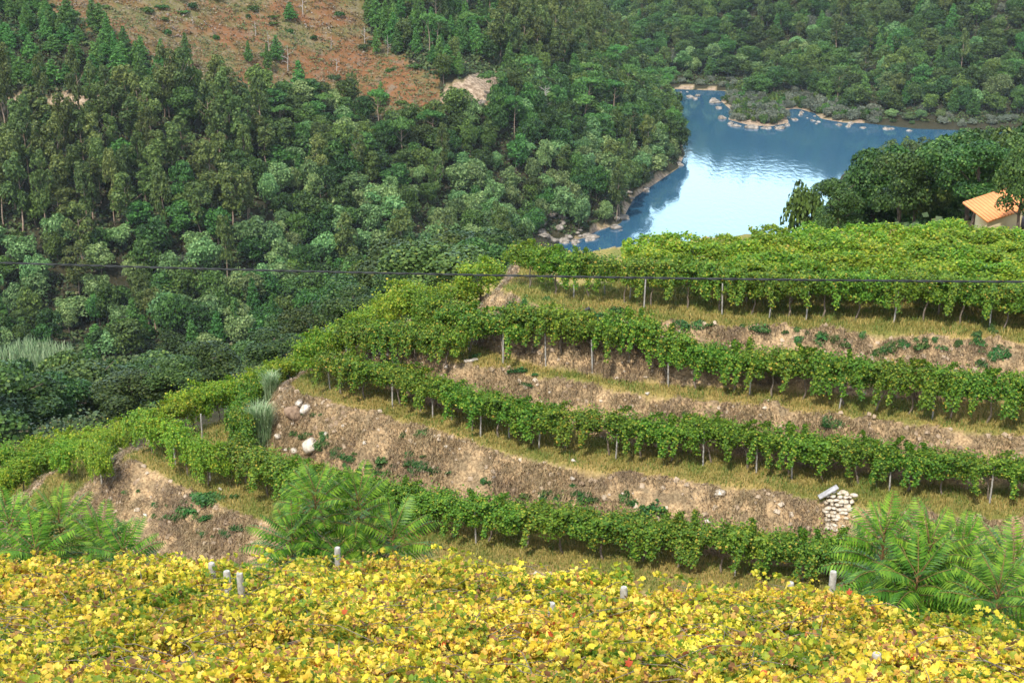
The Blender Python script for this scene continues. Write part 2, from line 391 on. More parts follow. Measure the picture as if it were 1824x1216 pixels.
# ground material, blended from surface-type attributes
m, g_, p_ = newmat('ground_cover'); M['ground'] = m
def att(n):
    a = g_.nodes.new('ShaderNodeAttribute'); a.attribute_name = n; return a.outputs['Fac']
n_big = noise(g_, .35, 4, 'World'); n_mid = noise(g_, 1.6, 5, 'World', .65); n_fin = noise(g_, 9, 5, 'World', .7); n_far = noise(g_, .06, 6, 'World', .65)
grass = mixc(g_, ramp(g_, n_big, [(.4, (0, 0, 0)), (.62, (1, 1, 1))]), ramp(g_, n_fin, [(.3, (.10, .12, .025)), (.7, (.24, .22, .06))]), ramp(g_, n_fin, [(.3, (.24, .17, .06)), (.7, (.42, .31, .11))]))
bankc = mixc(g_, ramp(g_, n_mid, [(.42, (0, 0, 0)), (.6, (1, 1, 1))]), ramp(g_, n_fin, [(.35, (.12, .085, .05)), (.6, (.29, .215, .125))]), ramp(g_, n_fin, [(.35, (.22, .14, .075)), (.6, (.54, .38, .21))]))
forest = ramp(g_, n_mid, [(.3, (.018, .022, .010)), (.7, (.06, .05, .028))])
n_far2 = noise(g_, .35, 6, 'World', .7)
clear = mixc(g_, ramp(g_, n_far, [(.42, (0, 0, 0)), (.55, (1, 1, 1))]), ramp(g_, n_far2, [(.3, (.06, .09, .03)), (.5, (.15, .13, .05)), (.7, (.22, .18, .12))]), ramp(g_, n_far2, [(.3, (.09, .065, .03)), (.5, (.20, .09, .037)), (.7, (.17, .14, .10))]))
rockc = ramp(g_, noise(g_, .9, 7, 'World', .75), [(.35, (.12, .09, .06)), (.5, (.30, .22, .15)), (.62, (.48, .38, .28))])
c = mixc(g_, att('bank'), grass, bankc)
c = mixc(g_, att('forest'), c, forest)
c = mixc(g_, att('clear'), c, clear)
c = mixc(g_, att('rockm'), c, rockc)
g_.links.new(c, p_.inputs['Base Color']); p_.inputs['Roughness'].default_value = .95; p_.inputs['Specular IOR Level'].default_value = .1
b = g_.nodes.new('ShaderNodeBump'); b.inputs['Strength'].default_value = .7; b.inputs['Distance'].default_value = .12
g_.links.new(n_fin, b.inputs['Height']); g_.links.new(b.outputs[0], p_.inputs['Normal'])

# water
m, wn, p_ = newmat('river_water'); M['water'] = m
p_.inputs['Base Color'].default_value = (.025, .085, .15, 1)
p_.inputs['Roughness'].default_value = .06
p_.inputs['IOR'].default_value = 1.33
p_.inputs['Specular IOR Level'].default_value = 1.0
tcw = wn.nodes.new('ShaderNodeTexCoord'); mpw = wn.nodes.new('ShaderNodeMapping'); mpw.inputs['Scale'].default_value = (.9, .35, 1)
wn.links.new(tcw.outputs['Object'], mpw.inputs[0])
n1 = wn.nodes.new('ShaderNodeTexNoise'); n1.inputs['Scale'].default_value = .8; n1.inputs['Detail'].default_value = 4; wn.links.new(mpw.outputs[0], n1.inputs['Vector'])
n2 = wn.nodes.new('ShaderNodeTexNoise'); n2.inputs['Scale'].default_value = .03; n2.inputs['Detail'].default_value = 3; wn.links.new(mpw.outputs[0], n2.inputs['Vector'])
bw = wn.nodes.new('ShaderNodeBump'); bw.inputs['Distance'].default_value = .25
wn.links.new(mathn(wn, 'MULTIPLY', ramp(wn, n2.outputs[0], [(.4, (.03, .03, .03)), (.65, (.35, .35, .35))]), 1.0), bw.inputs['Strength'])
wn.links.new(n1.outputs[0], bw.inputs['Height']); wn.links.new(bw.outputs[0], p_.inputs['Normal'])

# ------------------------------------------------------------------ ground sheet
REG = {
 'clear': [(40, -60), (640, -60), (650, 60), (720, 110), (775, 140), (800, 185), (745, 228), (690, 222), (560, 168), (430, 185), (350, 165), (250, 85), (90, 15)],
 'pine': [(-100, 0), (60, 10), (250, 85), (350, 160), (330, 178), (-100, 170)],
 'track': [(-100, 168), (60, 172), (150, 166), (225, 176), (228, 192), (60, 188), (-100, 186)],
 'pine2': [(640, -60), (900, -60), (890, 60), (860, 125), (790, 140), (720, 108), (650, 60)],
 'cut': [(783, 190), (795, 150), (850, 132), (900, 122), (892, 178), (850, 192), (812, 188)],
 'euc': [(-100, 190), (330, 185), (470, 230), (500, 330), (420, 430), (200, 440), (-100, 440)],
 'euc2': [(890, -60), (1125, -60), (1140, 110), (1100, 130), (1000, 130), (880, 110)],
 'oakmid': [(330, 180), (700, 200), (1180, 130), (1230, 300), (1000, 270), (700, 330), (500, 320), (450, 230)],
 'silver': [(-100, 440), (420, 430), (520, 330), (720, 320), (1000, 275), (1190, 260), (1230, 320), (1100, 420), (880, 470), (600, 500), (400, 600), (-100, 600)],
}
def inreg(nm, px, py): return inpoly(REG[nm], px, py)
NU, NY = 640, 900
us = np.linspace(-.66, .66, NU)
ys = 2.2 * np.exp(np.linspace(0, math.log(950 / 2.2), NY))
ys = np.concatenate([2.2 * np.exp(np.linspace(0, math.log(30 / 2.2), 130, endpoint=False)), np.linspace(30, 72, 330, endpoint=False), 72 * np.exp(np.linspace(0, math.log(950 / 72), 440))])
NY = len(ys)
UU, YY = np.meshgrid(us, ys)
XX = UU * YY
hh, bank, side = terr(XX, YY)
px, py, _ = proj(XX, YY, hh)
V = np.stack([XX, YY, hh], -1).reshape(-1, 3)
ii = np.arange(NU * NY).reshape(NY, NU)
Fq = np.stack([ii[:-1, :-1], ii[:-1, 1:], ii[1:, 1:], ii[1:, :-1]], -1).reshape(-1, 4)
me = mesh_np('ground', V, Fq, [M['ground']], smooth=True)
left = (side == 1)
def soft(m): return m.astype(float)
clr = left & inreg('clear', px + fbm(XX, YY, 9, 4) * 40, py + fbm(XX, YY, 9, 5) * 25)
trk = left & inreg('track', px, py + fbm(XX, YY, 5, 5) * 10)
cut = left & inreg('cut', px, py + fbm(XX, YY, 5, 5) * 8)
shore = (hh < ZR + .35 + fbm(XX, YY, 7, 44) * 2.0) & (side > 0) & (hh > ZR - 2) & (px > 900) & (px < 1540)
rm = (cut | trk | shore)
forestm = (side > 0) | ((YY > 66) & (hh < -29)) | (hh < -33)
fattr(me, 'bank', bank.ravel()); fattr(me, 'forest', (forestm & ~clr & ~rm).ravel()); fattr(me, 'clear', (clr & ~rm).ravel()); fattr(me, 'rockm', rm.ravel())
tag(obj('ground', me), 'terraced vineyard ground and wooded valley sides', kind='structure')
me = mesh_np('river', [(-500, 150, ZR), (700, 150, ZR), (700, 1000, ZR), (-500, 1000, ZR)], np.array([(0, 1, 2, 3)]), [M['water']])
tag(obj('river', me), 'calm blue river reflecting the bright sky', kind='structure')

# ------------------------------------------------------------------ tree meshes
def trunk_mesh(name, h, r, mat, rng, limbs=5, top=.75, spread=.3, k=6, fork=.4):
    mb = MB()
    n = 6
    zz = np.linspace(-.3, h * top, n)
    wob = np.cumsum(rng.normal(size=(n, 2)) * h * .012, 0); wob[0] = 0
    mb.tube(np.column_stack([wob, zz]), np.linspace(r, r * .3, n), k)
    for i in range(limbs):
        t = fork + (1 - fork) * (i + .5) / limbs
        j = t * (n - 1); j0 = int(j); bpt = np.array([*(wob[j0]), zz[0] + (zz[-1] - zz[0]) * t])
        a = rng.uniform(0, 6.28); L = h * spread * rng.uniform(.6, 1.1) * (1.15 - t * .6)
        e = bpt + np.array([math.cos(a) * L, math.sin(a) * L, L * rng.uniform(.5, 1.0)])
        mid = (bpt + e) / 2 + np.array([0, 0, -L * .08])
        mb.tube([bpt, mid, e], [r * .45 * (1 - t * .5), r * .3 * (1 - t * .5), r * .1], 4)
    return mb.mesh(name, [mat], True)
def crown_pts(kind, h, rad, nleaf, rng):
    """leaf positions, normals, outward lobes"""
    if kind == 'round':
        nl = rng.integers(22, 30)
        c = norm(rng.normal(size=(nl, 3))); rr = rng.uniform(.25, .85, nl) ** .6
        C = c * rr[:, None] * np.array([rad * .8, rad * .8, h * .38]) + np.array([0, 0, h * .54])
        C[:, 2] = np.maximum(C[:, 2], h * .20)
        Rl = rad * rng.uniform(.24, .46, nl)
        fl = .85
    elif kind == 'big':
        nl = rng.integers(13, 18)
        c = norm(rng.normal(size=(nl, 3))); rr = rng.uniform(.45, .9, nl)
        C = c * rr[:, None] * np.array([rad * .72, rad * .72, h * .36]) + np.array([0, 0, h * .56])
        C[:, 2] = np.maximum(C[:, 2], h * .22); Rl = rad * rng.uniform(.22, .42, nl); fl = .8
    elif kind == 'euc':
        nl = rng.integers(18, 25)
        z = rng.uniform(.30, .96, nl); wd = np.interp(z, [.38, .55, .8, 1], [.5, 1, .7, .15])
        a = rng.uniform(0, 6.28, nl); q = rng.uniform(0, 1, nl) ** .6 * wd * rad * .75
        C = np.column_stack([np.cos(a) * q, np.sin(a) * q, z * h]); Rl = rad * rng.uniform(.28, .5, nl) * (.5 + wd * .5); fl = 1.25
    elif kind == 'pine':
        nl = 26
        z = np.linspace(.12, .98, nl); wd = np.interp(z, [.12, .35, 1], [.8, 1, .06])
        a = np.arange(nl) * 2.4 + rng.uniform(0, 1, nl); q = wd * rad * .62 * rng.uniform(.6, 1.1, nl)
        C = np.column_stack([np.cos(a) * q, np.sin(a) * q, z * h]); Rl = rad * (.16 + .30 * wd); fl = .7
    elif kind == 'umbrella':
        nl = 18
        a = rng.uniform(0, 6.28, nl); q = rad * np.sqrt(rng.uniform(0, 1, nl)) * .85
        C = np.column_stack([np.cos(a) * q, np.sin(a) * q, h * (.86 - .12 * (q / rad) ** 2 + rng.normal(size=nl) * .03)]); Rl = rad * rng.uniform(.2, .34, nl); fl = .6
    elif kind == 'bush':
        nl = 14
        c = norm(rng.normal(size=(nl, 3))); c[:, 2] = np.abs(c[:, 2])
        C = c * rng.uniform(.3, .8, nl)[:, None] * np.array([rad, rad, h * .65]) + np.array([0, 0, h * .15])
        Rl = rad * rng.uniform(.25, .45, nl); fl = .85
    wts = Rl ** 2; wts = wts / wts.sum()
    idx = rng.choice(len(C), nleaf, p=wts)
    d = norm(rng.normal(size=(nleaf, 3)))
    d[:, 2] = np.where(d[:, 2] < -.35, -d[:, 2], d[:, 2])
    s = rng.uniform(0.55, 1.08, nleaf) ** .5
    Pn = C[idx] + d * (Rl[idx] * s)[:, None] * np.array([1, 1, fl])
    N = d + rng.normal(size=d.shape) * .55
    return Pn, N
def crown_mesh(name, kind, h, rad, nleaf, size, mat, seed, tpl=QUADLEAF):
    rng = np.random.default_rng(seed)
    Pn, N = crown_pts(kind, h, rad, nleaf, rng)
    S = size * rng.uniform(.6, 1.35, nleaf)
    up = None
    if kind == 'euc': up = np.tile([0, 0, -1.0], (nleaf, 1)); 
    V, Fc = scatter(tpl, Pn, N, S, rng, up)
    return mesh_np(name, V, Fc, [mat])
KIND = {
 # key: (object name, category, shape, unit height, radius, leaves, leaf size, material, bark, trunk r, crown name)
 'oak': ('oak_tree', 'tree', 'round', 9, 4.2, 2600, .52, 'oak', 'bark', .22),
 'chestnut': ('chestnut_tree', 'tree', 'big', 10, 4.2, 10000, .25, 'chestnut', 'bark', .25),
 'silver': ('willow_tree', 'tree', 'round', 8, 3.8, 2600, .46, 'silver', 'bark', .2),
 'euc': ('eucalyptus_tree', 'tree', 'euc', 14, 3.2, 2200, .5, 'euc', 'palebark', .2),
 'pine': ('pine_tree', 'tree', 'pine', 9, 2.6, 2000, .42, 'pine', 'bark', .16),
 'umbrella': ('umbrella_pine', 'tree', 'umbrella', 12, 4.2, 1700, .5, 'pine', 'palebark', .22),
 'grey': ('grey_shrub', 'shrub', 'bush', 3.0, 2.4, 1000, .36, 'grey', 'bark', .07),
 'scrub': ('green_shrub', 'shrub', 'bush', 2.0, 1.5, 500, .34, 'oak', 'bark', .06),
}
TM = {}
for kk, (nm, cat, shp, h, rad, nl, sz, mt, bk, tr) in KIND.items():
    TM[kk] = []
    for v in range(4):
        rng = np.random.default_rng(hash(v * 31 + len(kk) * 7 + ord(kk[0])) % 99991)
        cm = crown_mesh(nm + '_crown', shp, h, rad, nl, sz, M[mt], 100 + v * 13 + ord(kk[0]) * 5 + len(kk))
        tm = trunk_mesh(nm + '_trunk', h, tr, M[bk], rng, limbs=7 if shp in ('round', 'umbrella', 'big') else 4, spread=.28 if shp != 'pine' else .15, fork=.62 if shp in ('umbrella', 'euc') else .35)
        TM[kk].append((cm, tm))
PART = {'oak': 'crown', 'silver': 'crown', 'euc': 'crown', 'pine': 'crown', 'umbrella': 'crown', 'chestnut': 'crown', 'grey': 'foliage', 'scrub': 'foliage'}
def put_tree(kk, x, y, z, hs, ws, rot, label, group, v):
    nm, cat = KIND[kk][:2]
    o = bpy.data.objects.new(nm, None); COL.objects.link(o)
    o.location = (x, y, z); o.rotation_euler = (0, 0, rot); o.scale = (ws, ws, hs)
    tag(o, label, cat, group)
    cm, tm = TM[kk][v]
    obj(PART[kk], cm, o); obj('trunk' if cat == 'tree' else 'stem', tm, o)
    return o

# ------------------------------------------------------------------ the woods
rng = np.random.default_rng(7)
cand = []      # (X, Y, kind, height scale, width scale, zone)
def grid_pts(x0, x1, y0, y1, s):
    gx, gy = np.meshgrid(np.arange(x0, x1, s), np.arange(y0, y1, s * .9))
    gx = gx + rng.uniform(-.42, .42, gx.shape) * s; gy = gy + rng.uniform(-.42, .42, gy.shape) * s
    return gx.ravel(), gy.ravel()
X, Y = grid_pts(-230, 75, 195, 640, 4.5)
hz, bk_, sd_ = terr(X, Y)
qx, qy, dp = proj(X, Y, hz)
ok = ((sd_ == 1) | ((Y > 170) & (X < 5) & (hz > -87.5))) & (qx > -110) & (qx < 1300) & (qy > -70) & (qy < 640) & (hz > ZR + .35)
for x, y, z, a, b in zip(X[ok], Y[ok], hz[ok], qx[ok], qy[ok]):
    rr = rng.random()
    A, B = np.array([a]), np.array([b])
    if inreg('cut', A, B + 4)[0] or inreg('track', A, B)[0]: continue
    if inreg('track', A, B - 8)[0] or inreg('track', A, B - 18)[0] or inreg('track', A, B - 28)[0]: 
        if rr < .8: cand.append((x, y, z, 'scrub', rng.uniform(.7, 1.1), rng.uniform(.8, 1.2), 'track')); 
        continue
    if inreg('clear', A, B)[0]:
        if rr < .06: cand.append((x, y, z, 'pine', rng.uniform(.45, .85), rng.uniform(.5, .9), 'slope'))
        elif rr < (.85 if fbm(np.array([x]), np.array([y]), 22, 90)[0] > .12 else .12): cand.append((x, y, z, 'scrub', rng.uniform(.4, 1.1), rng.uniform(.5, 1.5), 'slope'))
        continue
    hs = rng.uniform(.68, 1.35); ws = rng.uniform(.7, 1.3)
    if inreg('pine', A, B)[0]: k = 'pine' if rr < .9 else 'scrub'; hs *= .62; ws *= .85; zn = 'pinewood'
    elif inreg('pine2', A, B)[0]: k = ['pine', 'umbrella', 'scrub', 'euc'][0 if rr < .5 else 1 if rr < .68 else 2 if rr < .88 else 3]; hs *= .8; ws *= .85; zn = 'upper'
    elif inreg('euc', A, B)[0]: k = 'euc' if rr < .72 else 'oak' if rr < .9 else 'scrub'; hs *= .95 ; ws *= .9; zn = 'eucwood'
    elif inreg('euc2', A, B)[0]: k = 'euc' if rr < .7 else 'umbrella' if rr < .75 else 'oak'; hs *= .95; zn = 'ridge'
    elif inreg('silver', A, B)[0]: k = 'silver' if rr < .5 else 'oak' if rr < .78 else 'grey' if rr < .88 else 'euc'; hs *= .85; ws *= .82; zn = 'lower'
    elif inreg('oakmid', A, B)[0]:
        if b < 260 and a < 780: hs *= .75
        k = 'oak' if rr < .82 else 'silver' if rr < .92 else 'umbrella'; zn = 'middle'; hs *= .9; ws *= .85
    else: k = 'oak' if rr < .6 else 'silver' if rr < .75 else 'pine'; zn = 'middle'; hs *= .8; ws *= .8
    cand.append((x, y, z, k, hs, ws, zn))
X, Y = grid_pts(20, 300, 455, 790, 5.4)
hz, bk_, sd_ = terr(X, Y)
qx, qy, dp = proj(X, Y, hz)
ok = (sd_ == 2) & (qx > 1080) & (qx < 1930) & (qy > -60) & (qy < 300) & (hz > ZR + .5)
for x, y, z, a, b in zip(X[ok], Y[ok], hz[ok], qx[ok], qy[ok]):
    rr = rng.random()
    isl = (a < 1425) and (b > 178)
    if isl or z < ZR + 2:
        k = 'grey' if rr < .6 else 'scrub' if rr < .9 else 'silver'; hs = rng.uniform(.7, 1.1); ws = rng.uniform(.8, 1.2); zn = 'islet' if isl else 'farshore'
        if k == 'silver': hs *= .5; ws *= .6
    else:
        k = 'oak' if rr < .70 else 'silver' if rr < .80 else 'pine' if rr < .88 else 'euc' if rr < .93 else 'grey'
        hs = rng.uniform(.7, 1.25); ws = rng.uniform(.8, 1.25); zn = 'far'
        if k == 'grey': hs *= 1.7
    cand.append((x, y, z, k, hs, ws, zn))
X, Y = grid_pts(60, 130, 455, 540, 3.0)
hz, bk_, sd_ = terr(X, Y)
qx, qy, dp = proj(X, Y, hz)
ok = (sd_ == 2) & (qx > 1262) & (qx < 1660) & (hz > ZR + .15) & (hz < ZR + 2.2)
for x, y, z in zip(X[ok], Y[ok], hz[ok]):
    rr = rng.random(); a = proj(x, y, z)[0]
    cand.append((x, y, z, 'grey' if rr < .45 else 'scrub', rng.uniform(.8, 1.7) * (1 if rr < .45 else 1.6), rng.uniform(.8, 1.4), 'islet' if a < 1425 else 'farshore'))
# our own side: right-hand wood and the valley flank on the left
X, Y = grid_pts(24, 220, 92, 440, 5.8)
hz, bk_, sd_ = terr(X, Y)
qx, qy, dp = proj(X, Y, hz)
TOPY = [(1462, 350), (1482, 305), (1500, 262), (1535, 238), (1585, 224), (1650, 206), (1733, 200), (1780, 188), (1900, 160)]
for x, y, z, a, b in zip(X, Y, hz, qx, qy):
    d = sdist(OWNR, [x], [y])[0]
    if (d > -1.5 and y > 170) or a < 1488 or a > 1960: continue
    hs = rng.uniform(.85, 1.3); ws = rng.uniform(.8, 1.15)
    k = 'chestnut' if y < 190 else 'oak'
    hT = KIND[k][3]
    lim = np.interp(a - 0, [p[0] for p in TOPY], [p[1] for p in TOPY]) + (rng.uniform(0, 40) if y < 150 else rng.uniform(15, 100))
    zt = PY(a, lim, y)[2]
    hmax = (zt - z) / hT
    if hmax < .3: continue
    if y > 230: hmax = min(hmax, 1.0)
    hs = min(hs * 1.8, hmax)
    ws = min(ws * rng.uniform(.8, 1.25), hs * 1.1)
    if a < 1530: ws = min(ws, .75)
    cand.append((x, y, z, k, hs, ws, 'rightwood'))
X, Y = grid_pts(-85, 4, 64, 175, 5.6)
hz, bk_, sd_ = terr(X, Y)
qx, qy, dp = proj(X, Y, hz)
LTOP = [(-100, 560), (100, 580), (300, 600), (420, 600), (480, 545), (600, 520), (660, 400), (720, 380), (830, 375), (870, 410), (900, 450)]
for x, y, z, a, b in zip(X, Y, hz, qx, qy):
    if a < -140 or a > 900: continue
    if min(sdist(T6, [x], [y])[0], sdist(T5, [x], [y])[0], sdist(T4, [x], [y])[0], sdist(T3, [x], [y])[0], sdist(T2, [x], [y])[0]) < 2.2: continue
    lim = np.interp(a, [p[0] for p in LTOP], [p[1] for p in LTOP]) + rng.uniform(0, 130)
    zt = PY(a, lim, y)[2]
    hmax = (zt - z) / 10
    if hmax < .25: continue
    hs = min(rng.uniform(.75, 1.6), hmax); ws = rng.uniform(.8, 1.4) * min(1, hs + .25)
    cand.append((x, y, z, 'chestnut', hs, ws, 'flank'))
# particular trees that stand out
def special(px_, top, Yd, k, hpx, zn, wpx=None):
    xt, yt, zt = PY(px_, top, Yd)
    z = H(xt, Yd)
    hh_ = max(zt - z, 2.0)
    hs = hh_ / KIND[k][3]
    ws = (wpx / F * (Yd * .94 - z * .342)) / (2 * KIND[k][4]) if wpx else hs
    cand.append((xt, Yd, z, k, hs, ws, zn))
special(1438, 308, 112, 'oak', 0, 'lone', 84)
special(1478, 340, 106, 'chestnut', 0, 'rightwood', 70)
special(1834, 225, 81, 'chestnut', 0, 'house', 125)
for q in ((700, 402, 150, 120), (765, 382, 158, 110), (845, 398, 165, 100), (655, 450, 140, 90), (880, 455, 150, 70), (800, 440, 130, 100), (722, 470, 120, 110)):
    special(q[0], q[1], q[2], 'chestnut', 0, 'flank', q[3])
# visibility: paint discs front to back on a coarse buffer
C_ = sorted(cand, key=lambda t: t[1])
BW, BH = 608, 405
occ = np.zeros((BH, BW), bool)
gy_, gx_ = np.mgrid[0:BH, 0:BW] * 3.0 + 1.5
occ |= inpoly([(-10, 800), (240, 765), (530, 655), (700, 535), (880, 495), (915, 460), (1130, 425), (1500, 400), (1824, 395), (1840, 1300), (-10, 1300)], gx_, gy_)
vis = []
for (x, y, z, k, hs, ws, zn) in C_:
    h = KIND[k][3] * hs; r = KIND[k][4] * ws
    a, b, dp = proj(x, y, z + h * .6)
    rx = r * F / dp / 3; ry = h * .42 * F / dp * .95 / 3
    cx, cy = a / 3, b / 3
    x0, x1 = int(max(0, cx - rx)), int(min(BW, cx + rx + 1)); y0, y1 = int(max(0, cy - ry)), int(min(BH, cy + ry + 1))
    n = 0
    if x1 > x0 and y1 > y0:
        sub = occ[y0:y1, x0:x1]
        el = ((np.arange(x0, x1)[None] - cx) / rx) ** 2 + ((np.arange(y0, y1)[:, None] - cy) / ry) ** 2 < .85
        n = int((el & ~sub).sum()); sub |= el
    vis.append(n * 9)
LAB = {
 ('pine', 'slope'): 'small green pine standing alone on the rust-brown bracken slope', ('scrub', 'slope'): 'low green bush on the rust-brown bracken slope',
 ('pine', 'pinewood'): 'bright green young pine in the dense stand at upper left', ('scrub', 'pinewood'): 'dark bush among the bright young pines at upper left',
 ('scrub', 'track'): 'low bush beside the bare track at upper left',
 ('euc', 'eucwood'): 'tall olive-green eucalyptus below the bare track on the left hillside', ('oak', 'eucwood'): 'round dark tree among the left hillside eucalyptus', ('scrub', 'eucwood'): 'low bush under the left hillside eucalyptus',
 ('oak', 'middle'): 'dark green round-crowned tree in the middle of the opposite hillside', ('silver', 'middle'): 'paler green tree among dark ones halfway up the opposite hillside', ('umbrella', 'middle'): 'flat-topped pine rising above the opposite hillside wood', ('pine', 'middle'): 'pine in the middle of the opposite hillside',
 ('silver', 'lower'): 'pale silvery-green tree low on the opposite hillside near the river', ('oak', 'lower'): 'darker round tree between silvery ones low on the opposite hillside', ('grey', 'lower'): 'grey-green shrub low on the opposite hillside', ('euc', 'lower'): 'eucalyptus sticking up low on the opposite hillside',
 ('pine', 'upper'): 'pine above the railway cutting at the top', ('umbrella', 'upper'): 'flat-topped pine above the railway cutting at the top', ('scrub', 'upper'): 'low bush above the railway cutting', ('euc', 'upper'): 'eucalyptus above the railway cutting at the top',
 ('euc', 'ridge'): 'tall olive eucalyptus on the ridge above the river bend', ('umbrella', 'ridge'): 'flat-topped pine on the ridge above the river bend', ('oak', 'ridge'): 'dark tree on the ridge above the river bend',
 ('grey', 'islet'): 'grey-green shrub on the rocky spit in the river', ('scrub', 'islet'): 'green bush on the rocky spit in the river', ('silver', 'islet'): 'small pale tree on the rocky spit in the river',
 ('grey', 'farshore'): 'grey-green shrub at the water edge of the far bank', ('scrub', 'farshore'): 'green bush at the water edge of the far bank', ('silver', 'farshore'): 'small pale tree at the water edge of the far bank',
 ('oak', 'far'): 'dark round tree in the wood beyond the river', ('silver', 'far'): 'pale green tree in the wood beyond the river', ('pine', 'far'): 'pine in the wood beyond the river', ('euc', 'far'): 'eucalyptus in the wood beyond the river', ('grey', 'far'): 'grey-leaved shrub in the wood beyond the river',
 ('chestnut', 'rightwood'): 'deep green tree in the wood right of the river, behind the top vineyard', ('oak', 'rightwood'): 'deep green tree by the right river bank',
 ('chestnut', 'flank'): 'big dark chestnut tree in the hollow behind the lower terraces', ('oak', 'lone'): 'small dark tree standing out against the pale water, left of the right-hand wood',
 ('chestnut', 'house'): 'dark tree overhanging the orange roof',
}
order = sorted(range(len(C_)), key=lambda i: -vis[i] if vis[i] > 0 else 1)
cnt = {}; single = set()
for i in order:
    k = C_[i][3]
    if vis[i] < 60: continue
    if cnt.get(k, 0) < 290: cnt[k] = cnt.get(k, 0) + 1; single.add(i)
rest = [i for i in range(len(C_)) if i not in single]
SPAN = {}; MED = {k: float(np.median([C_[i][4] for i in single if C_[i][3] == k] or [1])) for k in KIND}
for i in sorted(single):
    x, y, z, k, hs, ws, zn = C_[i]
    lb = LAB.get((k, zn), k + ' tree')
    if zn in ('slope', 'pinewood', 'eucwood', 'middle', 'lower', 'upper', 'ridge', 'far', 'flank', 'rightwood', 'islet'):
        a_, b_, _ = proj(x, y, z)
        key_ = SPAN.setdefault((k, zn), sorted(proj(C_[j][0], C_[j][1], C_[j][2])[0] for j in single if C_[j][3] == k and C_[j][6] == zn))
        pos = key_.index(min(key_, key=lambda q: abs(q - a_))) / max(1, len(key_) - 1)
        lb = ('taller ' if hs * 1.0 > MED[k] else 'lower ') + lb + ', ' + ['leftmost quarter', 'left-middle', 'right-middle', 'rightmost quarter'][min(3, int(pos * 4))] + ' of them'
        if len(lb.split()) > 16: lb = lb.replace(' of them', '')
        if len(lb.split()) > 16: lb = lb.replace('big dark ', 'dark ').replace(' tree in the', ' in the')
        lb = lb.replace('taller tall', 'taller').replace('lower low ', 'lower ')
    put_tree(k, x, y, z - .1, hs, ws, rng.uniform(0, 6.28), lb, lb + 's' if not lb.endswith('s') else lb, int(rng.integers(4)))
# the remaining, mostly hidden or tiny trees, as one far-off mass
FV, FF, FM, FR = [], [], [], []; nv = 0
LOD = {}
for k in ('oak', 'silver', 'euc', 'pine', 'umbrella', 'grey', 'scrub', 'chestnut'):
    nm, cat, shp, h, rad, nl, sz, mt, bk, tr = KIND[k]
    LOD[k] = []
    for v in range(3):
        r2 = np.random.default_rng(v + 900 + ord(k[0]))
        n = int(min(nl, 1500) * .55) if k != 'chestnut' else 4000
        Pn, N = crown_pts(shp, h, rad, n, r2)
        LOD[k].append(scatter(QUADLEAF, Pn, N, (sz if k != 'chestnut' else .26) * 1.35 * r2.uniform(.6, 1.35, n), r2))
mk = ['oak', 'silver', 'euc', 'pine', 'grey', 'chestnut']; mki = {'oak': 0, 'silver': 1, 'euc': 2, 'pine': 3, 'umbrella': 3, 'grey': 4, 'scrub': 0, 'chestnut': 5}
for i in rest:
    x, y, z, k, hs, ws, zn = C_[i]
    V, Fc = LOD[k][int(rng.integers(3))]
    a = rng.uniform(0, 6.28); ca, sa = math.cos(a), math.sin(a)
    W = np.column_stack([(V[:, 0] * ca - V[:, 1] * sa) * ws + x, (V[:, 0] * sa + V[:, 1] * ca) * ws + y, V[:, 2] * hs + z])
    FV.append(W.astype(np.float32)); FF.append(Fc + nv); nv += len(W); FM.append(np.full(len(Fc), mki[k])); FR.append(np.full(len(W), rng.random(), np.float32))
print('trees', len(C_), 'single', len(single), cnt)
me = mesh_np('forest', np.vstack(FV), np.vstack(FF), [M[k] for k in mk], np.concatenate(FM))
fattr(me, 'treernd', np.concatenate(FR))
tag(obj('forest', me), 'mass of small and half-hidden trees filling the valley woods', kind='stuff')
del FV, FF, FM, FR

def undergrowth(n, box, pred, nm, mat, label, size=.75, up=.5):
    X = rng.uniform(box[0], box[1], n); Y = rng.uniform(box[2], box[3], n)
    h, b, s = terr(X, Y); a, c, d = proj(X, Y, h)
    ok = pred(X, Y, h, s, a, c) & (vn(X, Y, 5, 88) > -.35)
    Pn = np.repeat(np.column_stack([X, Y, h])[ok], 6, 0); n = len(Pn)
    Pn = Pn + rng.normal(size=Pn.shape) * np.array([.6, .6, .25]) + np.array([0, 0, up])
    V, Fc = scatter(QUADLEAF, Pn, rng.normal(size=(n, 3)) * .6 + np.array([0, -.3, 1]), size * rng.uniform(.5, 1.4, n), rng)
    tag(obj(nm, mesh_np(nm, V, Fc, [M[mat]])), label, kind='stuff')
undergrowth(90000, (-200, 70, 190, 560), lambda X, Y, h, s, a, c: (h > ZR + 1) & ((s == 1) | (X < 0)) & ~inreg('clear', a, c) & ~inreg('cut', a, c) & ~inreg('track', a, c) & (a > -80) & (c > -60), 'undergrowth', 'under', 'low green brambles and ferns under the hillside trees')
undergrowth(45000, (20, 280, 450, 720), lambda X, Y, h, s, a, c: (s == 2) & (h > ZR + 1) & (a < 1900) & (c > -60), 'undergrowth', 'under', 'low green growth under the trees beyond the river')
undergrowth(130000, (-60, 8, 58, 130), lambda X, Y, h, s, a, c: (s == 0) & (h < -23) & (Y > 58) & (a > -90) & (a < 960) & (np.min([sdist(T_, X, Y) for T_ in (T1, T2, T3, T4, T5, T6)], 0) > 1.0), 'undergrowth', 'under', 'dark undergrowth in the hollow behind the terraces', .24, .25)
undergrowth(14000, (24, 120, 92, 260), lambda X, Y, h, s, a, c: (s == 0) & (h < -25) & (a > 1380), 'undergrowth', 'under', 'dark undergrowth in the wood behind the top vineyard', .6, .3)

